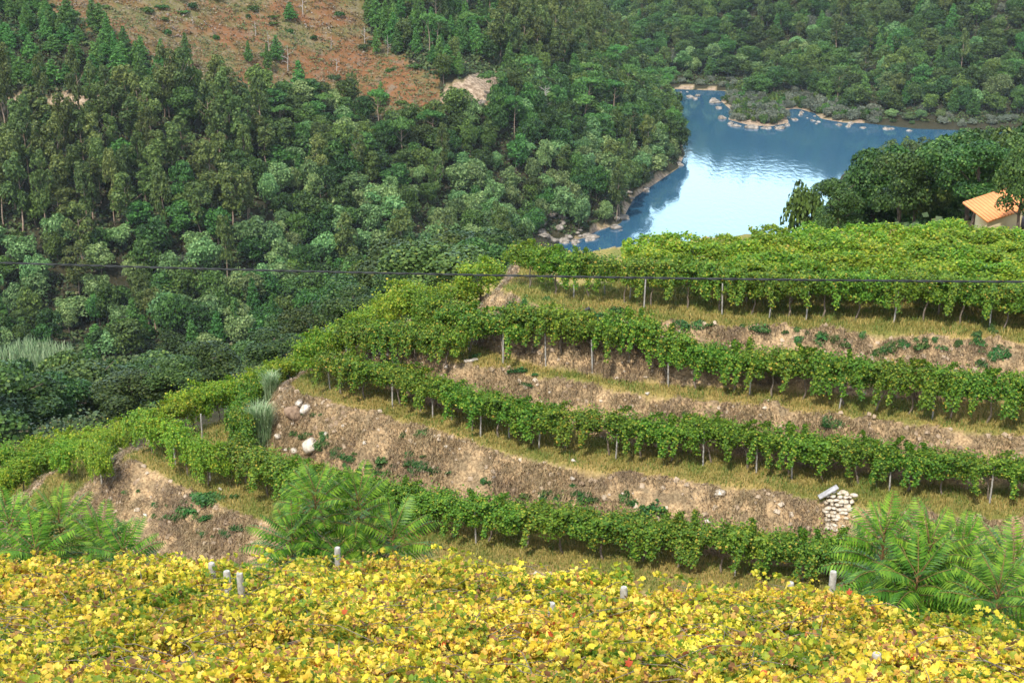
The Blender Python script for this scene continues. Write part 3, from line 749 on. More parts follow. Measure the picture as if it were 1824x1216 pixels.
# ------------------------------------------------------------------ bracken and heath on the bare slope, tufts
def land_samples(pred, n, x0, x1, y0, y1):
    X = rng.uniform(x0, x1, n); Y = rng.uniform(y0, y1, n)
    h, b, s = terr(X, Y); a, c, d = proj(X, Y, h)
    ok = pred(X, Y, h, b, s, a, c)
    return X[ok], Y[ok], h[ok]
def pc(X, Y, h, b, s, a, c): return (s == 1) & inreg('clear', a, c)
X, Y, Z = land_samples(pc, 60000, -200, 0, 230, 520)
Pn = np.repeat(np.column_stack([X, Y, Z]), 7, 0); n = len(Pn)
Pn = Pn + rng.normal(size=Pn.shape) * np.array([.5, .5, .12]) + np.array([0, 0, .25])
V, Fc = scatter(QUADLEAF, Pn, rng.normal(size=(n, 3)) * .6 + np.array([0, -.3, 1]), .45 * rng.uniform(.5, 1.4, n), rng)
tag(obj('bracken', mesh_np('bracken', V, Fc, [M['heather']])), 'rust and grey bracken and heath covering the bare hillside', kind='stuff')

# ------------------------------------------------------------------ grass and straw on the terraces
def blades(name, mat, X, Y, Z, hgt, lean, wid, label, down=False):
    n = len(X)
    a = rng.uniform(0, 6.28, n); L = hgt * rng.uniform(.5, 1.4, n)
    base = np.column_stack([X, Y, Z - .02])
    dirn = np.column_stack([np.cos(a), np.sin(a), np.zeros(n)])
    side_ = np.column_stack([-np.sin(a), np.cos(a), np.zeros(n)]) * (wid * rng.uniform(.6, 1.4, n))[:, None]
    if down: dirn = norm(dirn * .6 + np.array([-.25, -1, 0]))
    ln = lean * rng.uniform(.4, 1.4, n)
    mid = base + dirn * (L * ln * .45)[:, None] + np.array([0, 0, 1]) * (L * .6)[:, None] * (.5 if down else 1)
    tip = base + dirn * (L * ln * 1.1)[:, None] + np.array([0, 0, 1]) * (L * (.95 if not down else .1))[:, None]
    V = np.stack([base - side_, base + side_, mid + side_ * .7, mid - side_ * .7, tip], 1)
    k = np.arange(n) * 5
    Q = np.stack([k, k + 1, k + 2, k + 3], 1); T = np.stack([k + 3, k + 2, k + 4], 1)
    tag(obj(name, mesh_np(name, V.reshape(-1, 3), [Q, T], [mat])), label, kind='stuff')
def pg(X, Y, h, b, s, a, c): return (s == 0) & (b < .5) & (h > -31) & (a > -60) & (a < 1890) & (c > 440) & (Y > 38)
X, Y, Z = land_samples(pg, 420000, -28, 30, 38, 66)
blades('grass', M['grass'], X, Y, Z, .16, .5, .014, 'dry yellow-green grass growing on the vineyard terraces')
def pb(X, Y, h, b, s, a, c): return (s == 0) & (b > .5) & (h > -31) & (a > -60) & (a < 1890) & (c > 440) & (vn(X, Y, 1.6, 61) + vn(X, Y, .5, 62) * .9 > rng.uniform(-.45, .42, X.shape))
X, Y, Z = land_samples(pb, 1100000, -30, 30, 36, 66)
blades('dry_straw', M['straw'], X, Y, Z, .34, .9, .015, 'dead brown straw hanging over the terrace banks', down=True)

# ------------------------------------------------------------------ vines
def vine_pts(L, Wd, z0, z1, n, rng, droop=.35):
    """one vine: foliage spread along x, hanging from the wires"""
    x = rng.uniform(-L / 2, L / 2, n)
    nc = 21
    cx = rng.uniform(-L / 2, L / 2, nc); cy = rng.uniform(-Wd * .28, Wd * .28, nc); cz = rng.uniform(z0 + .35, z1 - .3, nc); cr = rng.uniform(.2, .42, nc)
    n1 = int(n * .72)
    i = rng.integers(0, nc, n1)
    d = norm(rng.normal(size=(n1, 3))); d[:, 2] = np.where(d[:, 2] < -.5, -d[:, 2], d[:, 2])
    A = np.column_stack([cx[i], cy[i], cz[i]]) + d * (cr[i] * rng.uniform(.6, 1.1, n1))[:, None] * np.array([1.2, Wd * .62, .9])
    n2 = n - n1                                    # top sheet and drooping shoots
    B = np.column_stack([rng.uniform(-L / 2, L / 2, n2), rng.normal(size=n2) * Wd * .27, np.full(n2, z1 - .18) + rng.normal(size=n2) * .1])
    dB = np.tile([0, 0, 1.0], (n2, 1))
    ns = 7
    for s in range(ns):
        k = slice(int(n2 * s / ns * .6), int(n2 * (s + 1) / ns * .6)); m = k.stop - k.start
        t = rng.uniform(0, 1, m); a = rng.uniform(0, 6.28); sx = rng.uniform(-L / 2, L / 2); ln = rng.uniform(.4, .8)
        sy = math.copysign(Wd * .42, math.sin(a))
        if s < 3: B[k] = np.column_stack([sx + math.cos(a) * ln * t, sy * t, z1 - .2 + ln * (t * .8 - t * t * .4)]) + rng.normal(size=(m, 3)) * .05
        else: B[k] = np.column_stack([sx + .2 * t, np.full(m, sy) + .1 * t * np.sign(sy), z1 - .3 - (z1 - z0) * droop * 2.2 * t]) + rng.normal(size=(m, 3)) * .07
        dB[k] = [0, np.sign(sy) * .8, .6]
    Pn = np.vstack([A, B]); N = np.vstack([d, dB]) + rng.normal(size=(n, 3)) * .55
    return Pn, N
def vine_trunk(name, h, rng, spread=.6):
    mb = MB()
    n = 6; zz = np.linspace(-.15, h, n); wb = np.cumsum(rng.normal(size=(n, 2)) * .045, 0)
    mb.tube(np.column_stack([wb, zz]), np.linspace(.05, .03, n), 6)
    for s in (-1, 1):
        p0 = np.array([*wb[-1], h]); e = p0 + np.array([s * spread, rng.normal() * .1, .1])
        mb.tube([p0, (p0 + e) / 2 + np.array([0, 0, .1]), e], [.03, .022, .012], 5)
    return mb.mesh(name, [M['vinebark']], True)
VM = {}
for key, (L, Wd, z0, z1, n, size, mat, cnt_) in {
    'row': (2.3, 1.65, .68, 2.0, 6600, .086, 'vine', 7),
    'flank': (2.3, 1.7, .55, 2.0, 6200, .086, 'vine_bright', 5),
    'front': (2.3, 1.7, .7, 2.15, 6600, .086, 'vine', 5)}.items():
    VM[key] = []
    for v in range(cnt_):
        r2 = np.random.default_rng(500 + v * 3 + len(key))
        Pn, N = vine_pts(L, Wd, z0, z1, n, r2)
        V, Fc = scatter(MIDLEAF, Pn, N, size * r2.uniform(.6, 1.3, n), r2)
        VM[key].append((mesh_np('vine_foliage', V, Fc, [M[mat]]), vine_trunk('vine_trunk', 1.0, r2)))
VM['pergola'] = []
for v in range(5):
    r2 = np.random.default_rng(700 + v)
    n = 3400
    x = r2.uniform(-1.25, 1.25, n); y = r2.uniform(-1.2, 1.2, n)
    z = 1.75 + fbm(x + v * 9, y, .9, 3) * .55 + r2.normal(size=n) * .07 - (r2.random(n) < .18) * r2.uniform(0, .5, n)
    Pn = np.column_stack([x, y, z]); N = np.array([0, -.1, 1]) + r2.normal(size=(n, 3)) * .5
    V, Fc = scatter(MIDLEAF, Pn, N, .11 * r2.uniform(.6, 1.3, n), r2)
    VM['pergola'].append((mesh_np('vine_foliage', V, Fc, [M['vine_bright']]), vine_trunk('vine_trunk', 1.6, r2, .8)))
VM['yellow'] = []
for v in range(8):
    r2 = np.random.default_rng(800 + v)
    n = 4000
    x = r2.uniform(-1.0, 1.0, n); y = r2.uniform(-.95, .95, n)
    hol = vn(x + v * 5, y, .45, 8) > .27; x = np.where(hol, x * .6 + .3, x)
    z = fbm(x + v * 9, y, .8, 3) * .34 + r2.normal(size=n) * .06 - (r2.random(n) < .35) * r2.uniform(0, .5, n)
    for s in range(5):
        k = slice(s * 14, s * 14 + 14); t = np.linspace(0, 1, 14); a = r2.uniform(0, 6.28); sx, sy = r2.uniform(-.8, .8, 2); ln = r2.uniform(.3, .75)
        x[k] = sx + math.cos(a) * ln * t + r2.normal(size=14) * .03; y[k] = sy + math.sin(a) * ln * t + r2.normal(size=14) * .03; z[k] = .1 + ln * (t * .75 - t * t * .35)
    Pn = np.column_stack([x, y, z]); N = np.array([0, -.35, .7]) + r2.normal(size=(n, 3)) * .75
    V, Fc = scatter(GRAPE, Pn, N, .062 * r2.uniform(.4, 1.7, n), r2)
    mb = MB()
    for s in range(16):
        a = r2.uniform(0, 6.28); p0 = np.array([r2.uniform(-.8, .8), r2.uniform(-.8, .8), r2.uniform(-.15, .08)]); e = p0 + np.array([math.cos(a) * .8, math.sin(a) * .8, r2.uniform(-.2, .25)])
        mb.tube([p0, (p0 + e) / 2 + np.array([0, 0, .08]), e], [.007, .005, .003], 4)
    wbt = [(0, 0, -1.75), (.05, .03, -1.2), (.0, .06, -.6), (.08, 0, -.1)]
    mb.tube(wbt, [.045, .04, .035, .025], 6)
    VM['yellow'].append((mesh_np('vine_foliage', V, Fc, [M['vine_yellow']]), mb.mesh('vine_canes', [M['vinebark']], True)))
def put_vine(key, x, y, z, rot, label, group, sc_=1.0, name='grapevine', hz=None, wd=1.0):
    o = bpy.data.objects.new(name, None); COL.objects.link(o)
    o.location = (x, y, z); o.rotation_euler = (0, 0, rot); o.scale = (sc_, sc_ * wd, hz or sc_)
    tag(o, label, 'vine', group)
    f, t = VM[key][int(rng.integers(len(VM[key])))]
    obj('foliage', f, o); obj('trunk', t, o)
def resample(pts, step):
    pts = np.array(pts, float); seg = np.hypot(*(np.diff(pts, axis=0).T)); cum = np.concatenate([[0], np.cumsum(seg)])
    s = np.arange(0, cum[-1], step) + step * .3
    s = s[s < cum[-1]]
    x = np.interp(s, cum, pts[:, 0]); y = np.interp(s, cum, pts[:, 1])
    xe = np.interp(s + .1, cum, pts[:, 0]); ye = np.interp(s + .1, cum, pts[:, 1])
    xb = np.interp(s - .1, cum, pts[:, 0]); yb = np.interp(s - .1, cum, pts[:, 1])
    return x, y, np.arctan2(ye - yb, xe - xb)
NUM = 'first second third fourth fifth sixth seventh eighth ninth tenth eleventh twelfth thirteenth fourteenth fifteenth sixteenth seventeenth eighteenth nineteenth twentieth'.split()
def ordinal(i, n):
    if i < n - 1 - i or n - 1 - i >= 20: return (NUM[i] if i < 20 else '%dth' % (i + 1)) + ' from the left'
    return NUM[n - 1 - i] + ' from the right'
def row(key, z, pix, label, group, step=1.5, s=1.0, shift=0.0, hz=None, wd=1.0):
    pts = [P(a, b, z) for a, b in pix]
    rs = list(zip(*resample(pts, step))); rs.sort(key=lambda t: proj(t[0], t[1], z)[0]); n_ = len(rs)
    for i_, (x, y, r) in enumerate(rs):
        x += rng.normal() * .1; y += rng.normal() * .1 + shift
        put_vine(key, x, y, H(x, y), r + (math.pi if rng.random() < .5 else 0) + rng.normal() * .06, label + ', ' + ordinal(i_, n_), group, s * rng.uniform(.93, 1.06), hz=(hz or s) * rng.uniform(.92, 1.05), wd=wd)
R2 = [(2000, 785), (1824, 758), (1661, 740), (1495, 722), (1335, 700), (1190, 684), (1077, 668), (972, 650), (896, 640), (785, 612), (735, 590)]
R2f = [(712, 590), (728, 575), (760, 560), (810, 545), (870, 530)]
R3 = [(2000, 925), (1763, 888), (1584, 870), (1410, 848), (1252, 825), (1097, 810), (960, 792), (856, 772), (771, 740), (670, 714), (600, 698)]
R3f = [(556, 678), (580, 660), (640, 630), (700, 600)]
R3b = [(640, 668), (690, 680), (760, 700), (830, 722)]
R4 = [(1750, 1075), (1500, 1045), (1309, 1022), (1160, 1003), (1000, 985), (848, 962), (721, 938), (600, 920), (500, 895), (435, 862)]
R4b = [(430, 830), (425, 790), (450, 740), (490, 705), (530, 672)]
R4f = [(383, 868), (345, 848), (313, 828), (272, 806), (300, 788), (400, 745), (530, 690)]
R5 = [(190, 930), (180, 890), (188, 850), (205, 825), (235, 808)]
R5f = [(128, 842), (105, 862)]
R6a = [(-80, 945), (20, 908), (70, 880), (120, 850), (170, 832)]
R6b = [(-80, 885), (0, 862), (90, 842), (170, 828), (235, 815)]
row('row', Z2, R2, 'grapevine in the second terrace row', 'second terrace row of vines', s=1.03)
row('flank', Z2, R2f, 'yellow-green grapevine round the second terrace end', 'vines round the end of the second terrace', s=1.05)
row('row', Z3, R3, 'grapevine in the third terrace row', 'third terrace row of vines', s=1.0, hz=.9)
row('flank', Z3, R3f, 'yellow-green grapevine round the third terrace end', 'vines round the end of the third terrace', s=1.0)
row('row', Z3, R3b, 'grapevine in the short inner row, third terrace', 'inner row on the third terrace')
row('row', Z4, R4, 'dark grapevine in the lowest full row', 'fourth terrace row of vines', s=1.05, hz=.93)
row('row', Z4, R4b, 'grapevine in the row beside the pale reeds', 'fourth terrace inner row', s=.9, wd=.75)
row('flank', Z4, R4f, 'yellow-green grapevine round the fourth terrace end', 'vines round the end of the fourth terrace', wd=.75)
row('flank', Z5, R5, 'grapevine below the left brown straw bank', 'fifth terrace row of vines', s=.9, wd=.7)
row('flank', Z5, R5f, 'grapevine in the short far left row', 'short left row of vines', s=.8)
row('flank', Z6, R6a, 'grapevine in the nearer lowest left row', 'lowest left vines, nearer row', wd=.8)
row('flank', Z6, R6b, 'grapevine in the farther lowest left row', 'lowest left vines, farther row')
R1 = [(2000, 610), (1824, 588), (1600, 572), (1435, 564), (1290, 555), (1147, 545), (1020, 527), (945, 514), (915, 505)]
row('front', Z1, R1, 'grapevine along the top pergola front', 'front vines of the top pergola', s=1.0)
lo = [P(a, b, Z1) for a, b in R1]
gx, gy = np.meshgrid(np.arange(-2, 34, 2.1), np.arange(52, 73, 1.6))
bx = [P(a, b + 5, Z1 + 2.15) for a, b in ((915, 462), (1000, 437), (1130, 424), (1300, 412), (1500, 399), (1620, 390), (1824, 394), (2000, 398))]
pc_ = {}
for x, y in zip(gx.ravel(), gy.ravel()):
    rk_ = int(round((y - 52) / 1.6)); x += rng.normal() * .12; y += rng.normal() * .12
    yf = np.interp(x, [p[0] for p in lo][::-1], [p[1] for p in lo][::-1]); yb = np.interp(x, [p[0] for p in bx], [p[1] for p in bx])
    if y < yf + 1.1 or y > yb + .35 or x < bx[0][0] - .7: continue
    pc_[rk_] = pc_.get(rk_, -1) + 1
    put_vine('pergola', x, y, H(x, y), rng.integers(4) * math.pi / 2 + rng.normal() * .1, 'bright green grapevine roofing the top pergola, %s line back, %s from the left' % (NUM[max(0, rk_ - 1)], NUM[pc_[rk_]]), 'vines roofing the top pergola', rng.uniform(.95, 1.08))

# yellow vines in front
k = 0
for ri, yy in enumerate(np.arange(7.5, 21.5, 1.45)):
    ci = 0
    for xx in np.arange(-12, 12.1, 1.6):
        x = xx + rng.normal() * .1; y = yy + rng.normal() * .1
        e = float(fg_edge(np.array(x / y)))
        if y > e - .75 or abs(x / y) > .62: continue
        z = fg_canopy(y) - .12
        o = bpy.data.objects.new('yellow_grapevine', None); COL.objects.link(o)
        o.location = (x, y, z); o.rotation_euler = (-R(22.3), 0, 0); o.scale = (1, 1, 1)
        o.rotation_euler = (Matrix.Rotation(-R(22.3), 3, 'X') @ Matrix.Rotation(int(rng.integers(4)) * math.pi / 2 + rng.normal() * .1, 3, 'Z')).to_euler()
        tag(o, 'yellow grapevine, %s row of the near field, %s from the left' % (NUM[ri], NUM[ci]), 'vine', 'yellow vines in the foreground')
        f, t = VM['yellow'][int(rng.integers(8))]
        obj('foliage', f, o); obj('canes', t, o); k += 1; ci += 1
print('yellow', k)

# ------------------------------------------------------------------ posts
def post_mesh(name, h, w, mat=M['concrete']):
    mb = MB(); t = w * .5 * .92
    z = [-.3, h - .03, h]; ww = [w / 2, w / 2 * .94, w / 2 * .8]
    th = np.array([20, 70, 110, 160, 200, 250, 290, 340]) * math.pi / 180
    rings = [np.column_stack([np.cos(th) * r * 1.05, np.sin(th) * r * 1.05, np.full(8, zz)]) for zz, r in zip(z, ww)]
    mb.add(np.vstack(rings), [(i * 8 + j, i * 8 + (j + 1) % 8, (i + 1) * 8 + (j + 1) % 8, (i + 1) * 8 + j) for i in range(2) for j in range(8)])
    mb.add(rings[-1][[0, 1, 2, 3]], [(0, 1, 2, 3)]); mb.add(rings[-1][[0, 3, 4, 7]], [(0, 1, 2, 3)]); mb.add(rings[-1][[7, 4, 5, 6]], [(0, 1, 2, 3)])
    return mb.mesh(name, [mat])
PM = post_mesh('vine_post', 1.5, .068); PMF = post_mesh('vine_post', 2.1, .105)
ORD = ['leftmost', 'second from the left', 'third from the left', 'fourth from the left', 'fifth from the left', 'sixth from the left', 'seventh from the left', 'eighth from the left', 'ninth from the left', 'tenth from the left', 'eleventh from the left', 'twelfth from the left', 'thirteenth from the left']
def posts(z, pix, where, group):
    for i, (a, b) in enumerate(sorted(pix)):
        x, y = P(a, b, z)
        o = obj('vine_post', PM, None, (x, y, H(x, y)))
        o.rotation_euler = (rng.normal() * .03, rng.normal() * .03, rng.uniform(0, 6))
        tag(o, '%s of the pale concrete posts %s' % (ORD[i], where), 'post', group)
posts(Z1, [(1022, 531), (1077, 520), (1147, 550), (1286, 561), (1436, 570), (1592, 576), (1762, 585), (1122, 532), (1370, 566)], 'under the front of the top pergola', 'posts of the top pergola')
posts(Z2, [(785, 618), (835, 625), (896, 647), (972, 655), (1055, 670), (1190, 690), (1335, 705), (1495, 728), (1661, 745)], 'in the second terrace row', 'posts of the second terrace')
posts(Z3, [(588, 693), (699, 724), (771, 743), (856, 777), (907, 779), (960, 797), (1097, 815), (1252, 830), (1347, 843), (1410, 853), (1584, 875), (1763, 893)], 'in the third terrace row', 'posts of the third terrace')
posts(Z4, [(313, 828), (375, 855), (361, 790), (721, 943), (848, 967), (1309, 1027)], 'in the fourth terrace vines', 'posts of the fourth terrace')
posts(Z5, [(188, 920)], 'in the row below the left straw bank', 'posts of the fifth terrace')
FP = [(430, 1018, 'tall white concrete post with a flat cap standing clear of the yellow vines at left'), (405, 1020, 'thinner pale post just left of the capped one in the yellow vines'), (597, 975, 'pale post at the far edge of the yellow vines below the feathery sumac'),
      (577, 1100, 'pale post half buried in yellow leaves at lower left'), (377, 1002, 'short grey post top near the far edge of the yellow vines at left'), (1115, 1048, 'pale post showing through the yellow vines right of centre'),
      (1412, 1036, 'thin pale post at the far edge of the yellow vines, right'), (1483, 1018, 'pale post with vine tendrils draped on it at the far edge, right'), (983, 1075, 'grey post in the middle of the yellow vines'), (1570, 1165, 'pale post deep in the yellow vines at lower right')]
for a, b, lb in FP:
    # where the sight line meets a level a little above the leaves
    d = ray(a, b); lift = .24 if b < 1030 else .06
    t = (-7.5 + .41 * 11.1 + lift) / (d[2] + .41 * d[1])
    x, y, z = d[0] * t, d[1] * t, d[2] * t
    o = obj('vine_post', PMF, None, (x, y, z - 2.1)); o.rotation_euler = (0, rng.normal() * .02, rng.uniform(0, 3))
    tag(o, lb, 'post', 'posts in the yellow field')

# ------------------------------------------------------------------ rocks
def rock_mesh(name, seed, mat, flat=.6):
    r2 = np.random.default_rng(seed)
    n1_, n2_ = 9, 12
    V = []
    planes = norm(r2.normal(size=(9, 3))); off = r2.uniform(.5, .85, 9)
    for i in range(n1_ + 1):
        ph = math.pi * i / n1_
        for j in range(n2_):
            th = 2 * math.pi * j / n2_
            d = np.array([math.sin(ph) * math.cos(th), math.sin(ph) * math.sin(th), math.cos(ph)])
            q = planes @ d; rr = min(1.0, *[o / c for o, c in zip(off, q) if c > .05]) if (q > .05).any() else 1.0
            V.append(d * rr * (1 + r2.normal() * .015) * np.array([1, .85, flat]))
    Q = [(i * n2_ + j, (i + 1) * n2_ + j, (i + 1) * n2_ + (j + 1) % n2_, i * n2_ + (j + 1) % n2_) for i in range(n1_) for j in range(n2_)]
    return mesh_np(name, np.array(V), np.array(Q), [mat])
RKW = [rock_mesh('white_stone', 40 + i, M['whiterock']) for i in range(4)]
RKG = [rock_mesh('boulder', 60 + i, M['rock'], .7) for i in range(6)]
def surf(px_, py_, y0=36, y1=80):           # first hit of the sight line with the land
    d = ray(px_, py_); ys_ = np.linspace(y0, y1, 700); t = ys_ / d[1]
    h, _, _ = terr(d[0] * t, ys_)
    k = np.nonzero(h >= d[2] * t)[0]
    k = k[0] if len(k) else 0
    return d[0] * t[k], ys_[k], h[k]
for a, b, wpx, lb in ((543, 733, 26, 'white angular rock on the bank just right of the reeds'), (533, 719, 18, 'smaller white rock above the angular one on the bank'), (558, 795, 34, 'biggest white rock, low on the bank right of the reeds'), (495, 775, 12, 'pinkish stone low on the left end of the third bank'),
                      (525, 803, 14, 'cream stone beside the biggest white rock'), (795, 795, 9, 'small white stone on the middle of the third bank'), (1020, 852, 10, 'white stone standing on end right of the dark weeds'), (1281, 880, 20, 'square white block under an overhang on the third bank'),
                      (1262, 928, 12, 'pale stone at the toe of the bank above the lowest row'), (702, 636, 10, 'white stone at the left end of the second bank'), (690, 630, 7, 'small pale stone at the very tip of the second bank'), (795, 655, 8, 'white stone below the plank on the second bank'),
                      (1153, 706, 8, 'white stone on the second bank between rows'), (393, 870, 9, 'whitish block at the edge of the grass above the left straw bank'), (260, 917, 8, 'white stone in the straw at lower left'), (1022, 820, 9, 'white stone on the crest of the third bank'),
                      (980, 700, 7, 'pale pinkish stone on the second bank by the grass'), (640, 690, 6, 'small stone at the left crest of the third terrace'), (523, 755, 8, 'small pale stone under the brown boulder'), (508, 800, 9, 'cream stone low beside the vines, left end of the third bank'), (580, 770, 9, 'pale stone between the white rocks on the third bank'), (612, 760, 7, 'pale stone right of the dark weed on the third bank'), (650, 790, 8, 'pale stone on the left part of the third bank'), (740, 790, 6, 'tiny pale stone above the weeds on the third bank'), (880, 850, 7, 'pale stone midway along the third bank'), (1110, 880, 7, 'pale stone over the right-hand weeds of the third bank')):
    x, y, z = surf(a, b + 2)
    s = wpx * 1.35 / F * (y * .94 - z * .342) / 2
    o = obj('white_stone', RKW[int(rng.integers(4))], None, (x, y, z + s * .1)); o.scale = (s, s, s * 1.1); o.rotation_euler = (rng.uniform(-.5, .5), rng.uniform(-.5, .5), rng.uniform(0, 6))
    tag(o, lb, 'stone')
x, y, z = surf(528, 738)
o = obj('boulder', RKG[0], None, (x, y, z)); o.scale = (.6, .5, .65); o.rotation_euler = (.3, .5, .4); o.data = o.data.copy(); o.data.materials[0] = plain('brown_rock', [(.3, (.14, .09, .06)), (.7, (.34, .24, .16))], 3, bump=.5); tag(o, 'big brown outcrop boulder behind the white rocks by the reeds', 'boulder')
# small stones
Pn = []
def pst(X, Y, h, b, s, a, c): return (s == 0) & (b > .5) & (h > -31) & (a > -20) & (a < 1850) & (c > 440)
X, Y, Z = land_samples(pst, 16000, -28, 30, 36, 66)
tpl = (np.array([(-.5, -.4, 0), (.5, -.35, 0), (.4, .4, 0), (-.45, .35, 0), (-.2, -.1, .5), (.25, .1, .45)]), np.array([(0, 1, 5, 4), (1, 2, 5, 5), (2, 3, 4, 5), (3, 0, 4, 4)]))
tplT = np.array([(0, 1, 5), (0, 5, 4), (1, 2, 5), (2, 3, 4), (2, 4, 5), (3, 0, 4)])
V, Fc = scatter((tpl[0], tplT), np.column_stack([X, Y, Z + .02]), np.array([0, -.5, 1]) + rng.normal(size=(len(X), 3)) * .3, .17 * rng.uniform(.15, 1.25, len(X)) ** 2.2, rng)
tag(obj('stone_chips', mesh_np('stone_chips', V, Fc, [plain('tan_stone', [(.3, (.24, .17, .11)), (.5, (.38, .29, .20)), (.7, (.52, .44, .34))], .8, bump=.3)])), 'loose stone chips and clods on the terrace banks', kind='stuff')
# boulders on the river shores
def shore_rocks(pix, n, label, group, smin, smax, spread=6):
    for i in range(n):
        a, b = pix[int(rng.integers(len(pix)))]
        x, y = P(a + rng.normal() * spread, b + rng.normal() * spread * .35, ZR + .4)
        s = rng.uniform(smin, smax)
        o = obj('boulder', RKG[int(rng.integers(6))], None, (x, y, max(H(x, y), ZR - .1) + s * .1)); o.scale = (s * rng.uniform(.8, 1.5), s * rng.uniform(.8, 1.4), s * rng.uniform(.6, 1)); o.rotation_euler = (0, 0, rng.uniform(0, 6))
        tag(o, label, 'boulder', group)
shore_rocks([(1275, 180), (1280, 190), (1290, 197), (1285, 210), (1300, 218), (1310, 222), (1340, 226), (1365, 227), (1385, 226), (1405, 222), (1415, 212), (1272, 175)], 46, 'pale granite boulder edging the wooded spit in the river', 'boulders round the river spit', .6, 1.9, 3)
shore_rocks([(1425, 200), (1445, 208), (1460, 216), (1490, 220), (1510, 222), (1540, 223), (1580, 228), (1620, 231), (1405, 196), (1235, 172), (1215, 162), (1250, 165)], 34, 'pale boulder along the far bank right of the spit', 'boulders on the far bank', .5, 1.6, 5)
shore_rocks([(975, 430), (990, 424), (1010, 428), (1030, 425), (1045, 420), (1000, 415), (1055, 425), (1020, 405)], 44, 'bleached rock on the near shore just above the top pergola left end', 'rocks on the near left shore', .5, 1.7, 8)
shore_rocks([(1100, 352), (1115, 350), (1128, 352), (1112, 386), (1100, 390), (1105, 404), (1210, 292), (1150, 335)], 22, 'rock at the water edge under the left wood', 'rocks under the left wood', .5, 1.6, 5)

# ------------------------------------------------------------------ weeds, bushes on the banks
def weed_mesh(seed, n=420, rad=.32, h=.34):
    r2 = np.random.default_rng(seed)
    d = norm(r2.normal(size=(n, 3))); d[:, 2] = np.abs(d[:, 2])
    nb = 6; bc = r2.normal(size=(nb, 3)) * np.array([rad * .45, rad * .45, 0]); i = r2.integers(0, nb, n)
    Pn = bc[i] + d * r2.uniform(.5, 1, n)[:, None] * np.array([rad * .6, rad * .6, h])
    V, Fc = scatter(MIDLEAF, Pn, d + r2.normal(size=(n, 3)) * .5, .075 * r2.uniform(.6, 1.4, n), r2)
    return mesh_np('weed', V, Fc, [M['weed']])
WM = [weed_mesh(i) for i in range(5)]
WP = {3: [(560, 742), (670, 832), (700, 830), (735, 838), (748, 830), (748, 820), (780, 840), (690, 848), (590, 800), (600, 815), (610, 840), (880, 857), (975, 880), (1022, 875), (1030, 885), (1050, 888), (1115, 890), (1140, 903), (1170, 905), (1150, 915), (720, 770), (560, 775), (550, 785), (520, 775), (1000, 893), (940, 890)],
      2: [(830, 640), (700, 650), (1480, 750), (1230, 745), (935, 673), (1420, 660)],
      1: [(905, 545), (925, 552), (945, 545), (975, 545), (960, 565), (1010, 575), (1060, 562), (1090, 560), (1000, 560), (1220, 585), (1260, 577), (1350, 583), (1415, 590), (1425, 600), (1470, 600), (1480, 612), (1550, 600), (1565, 620), (1575, 635), (1620, 610), (1635, 615), (1650, 612), (1600, 612), (1740, 600), (1790, 625), (1795, 640), (1750, 645), (1770, 625), (1710, 620)],
      4: [(300, 900), (315, 915), (295, 925), (345, 920), (355, 895), (390, 885), (250, 880), (375, 955), (395, 950)]}
wl = {1: 'small green weed clump on the pale bank below the top pergola', 2: 'small weed on the straw bank below the second terrace', 3: 'green weed clump on the high stony third bank', 4: 'green weed on the brown straw bank at lower left'}
for bkk, L_ in WP.items():
    for a, b in L_:
        for q in range(3):
            x, y, z = surf(a + rng.normal() * 13, b + rng.normal() * 5)
            o = obj('weed', WM[int(rng.integers(5))], None, (x, y, z - .05)); s = rng.uniform(.6, 1.25); s *= rng.choice([.45, .7, 1]); o.scale = (s * rng.uniform(.7, 1.5), s, s * rng.uniform(.5, 1.1)); o.rotation_euler = (.5, 0, rng.uniform(-.6, .6) + math.pi * int(rng.integers(2)))
            tag(o, wl[bkk], 'weed', wl[bkk] + 's')

# reeds beside the third bank and in the valley
def reed_mesh(seed, n, rad, h, wid, arch=.5):
    r2 = np.random.default_rng(seed); mbV = []; Q = []; k = 0
    for i in range(n):
        a = r2.uniform(0, 6.28); q = rad * math.sqrt(r2.random()); b0 = np.array([math.cos(a) * q, math.sin(a) * q, 0])
        a2 = r2.uniform(0, 6.28); dr = np.array([math.cos(a2), math.sin(a2), 0]); L = h * r2.uniform(.6, 1.1); sd_ = np.array([-dr[1], dr[0], 0]) * wid; z0 = L * r2.uniform(0, .55)
        for t in (0, .35, .7, 1):
            c_ = b0 + dr * (arch * L * t * t) + np.array([0, 0, z0 + (L - z0) * (t * 1.25 - .55 * t * t)])
            mbV += [c_ - sd_ * (1.05 - t), c_ + sd_ * (1.05 - t)]
        Q += [(k, k + 1, k + 3, k + 2), (k + 2, k + 3, k + 5, k + 4), (k + 4, k + 5, k + 7, k + 6)]; k += 8
    return mesh_np('reeds', np.array(mbV), np.array(Q), [M['reed']])
x, y = P(468, 795, Z4)
o = obj('reed_clump', reed_mesh(3, 1000, .42, 2.5, .022, .24), None, (x, y, H(x, y))); o.scale = (1.0, .8, 1)
tag(o, 'tall pale blue-green reed clump beside the left end of the third bank', 'reeds')
x, y = P(487, 752, Z4)
o = obj('reed_clump', reed_mesh(4, 500, .3, 1.9, .022, .24), None, (x, y, H(x, y))); tag(o, 'smaller pale reed clump behind the tall one, against the bank crest', 'reeds')
rm_ = reed_mesh(5, 700, 4.5, 4.6, .08, .16)
for i, (a, b) in enumerate(((15, 575), (50, 570), (80, 580))):
    x, y, _ = PY(a, b, 226)
    o = obj('reed_bed', rm_, None, (x, y, H(x, y) + .0)); o.rotation_euler = (0, 0, i * 2)
    tag(o, '%s patch of tall pale reeds in the valley at far left' % ['leftmost', 'middle', 'rightmost'][i], 'reeds')

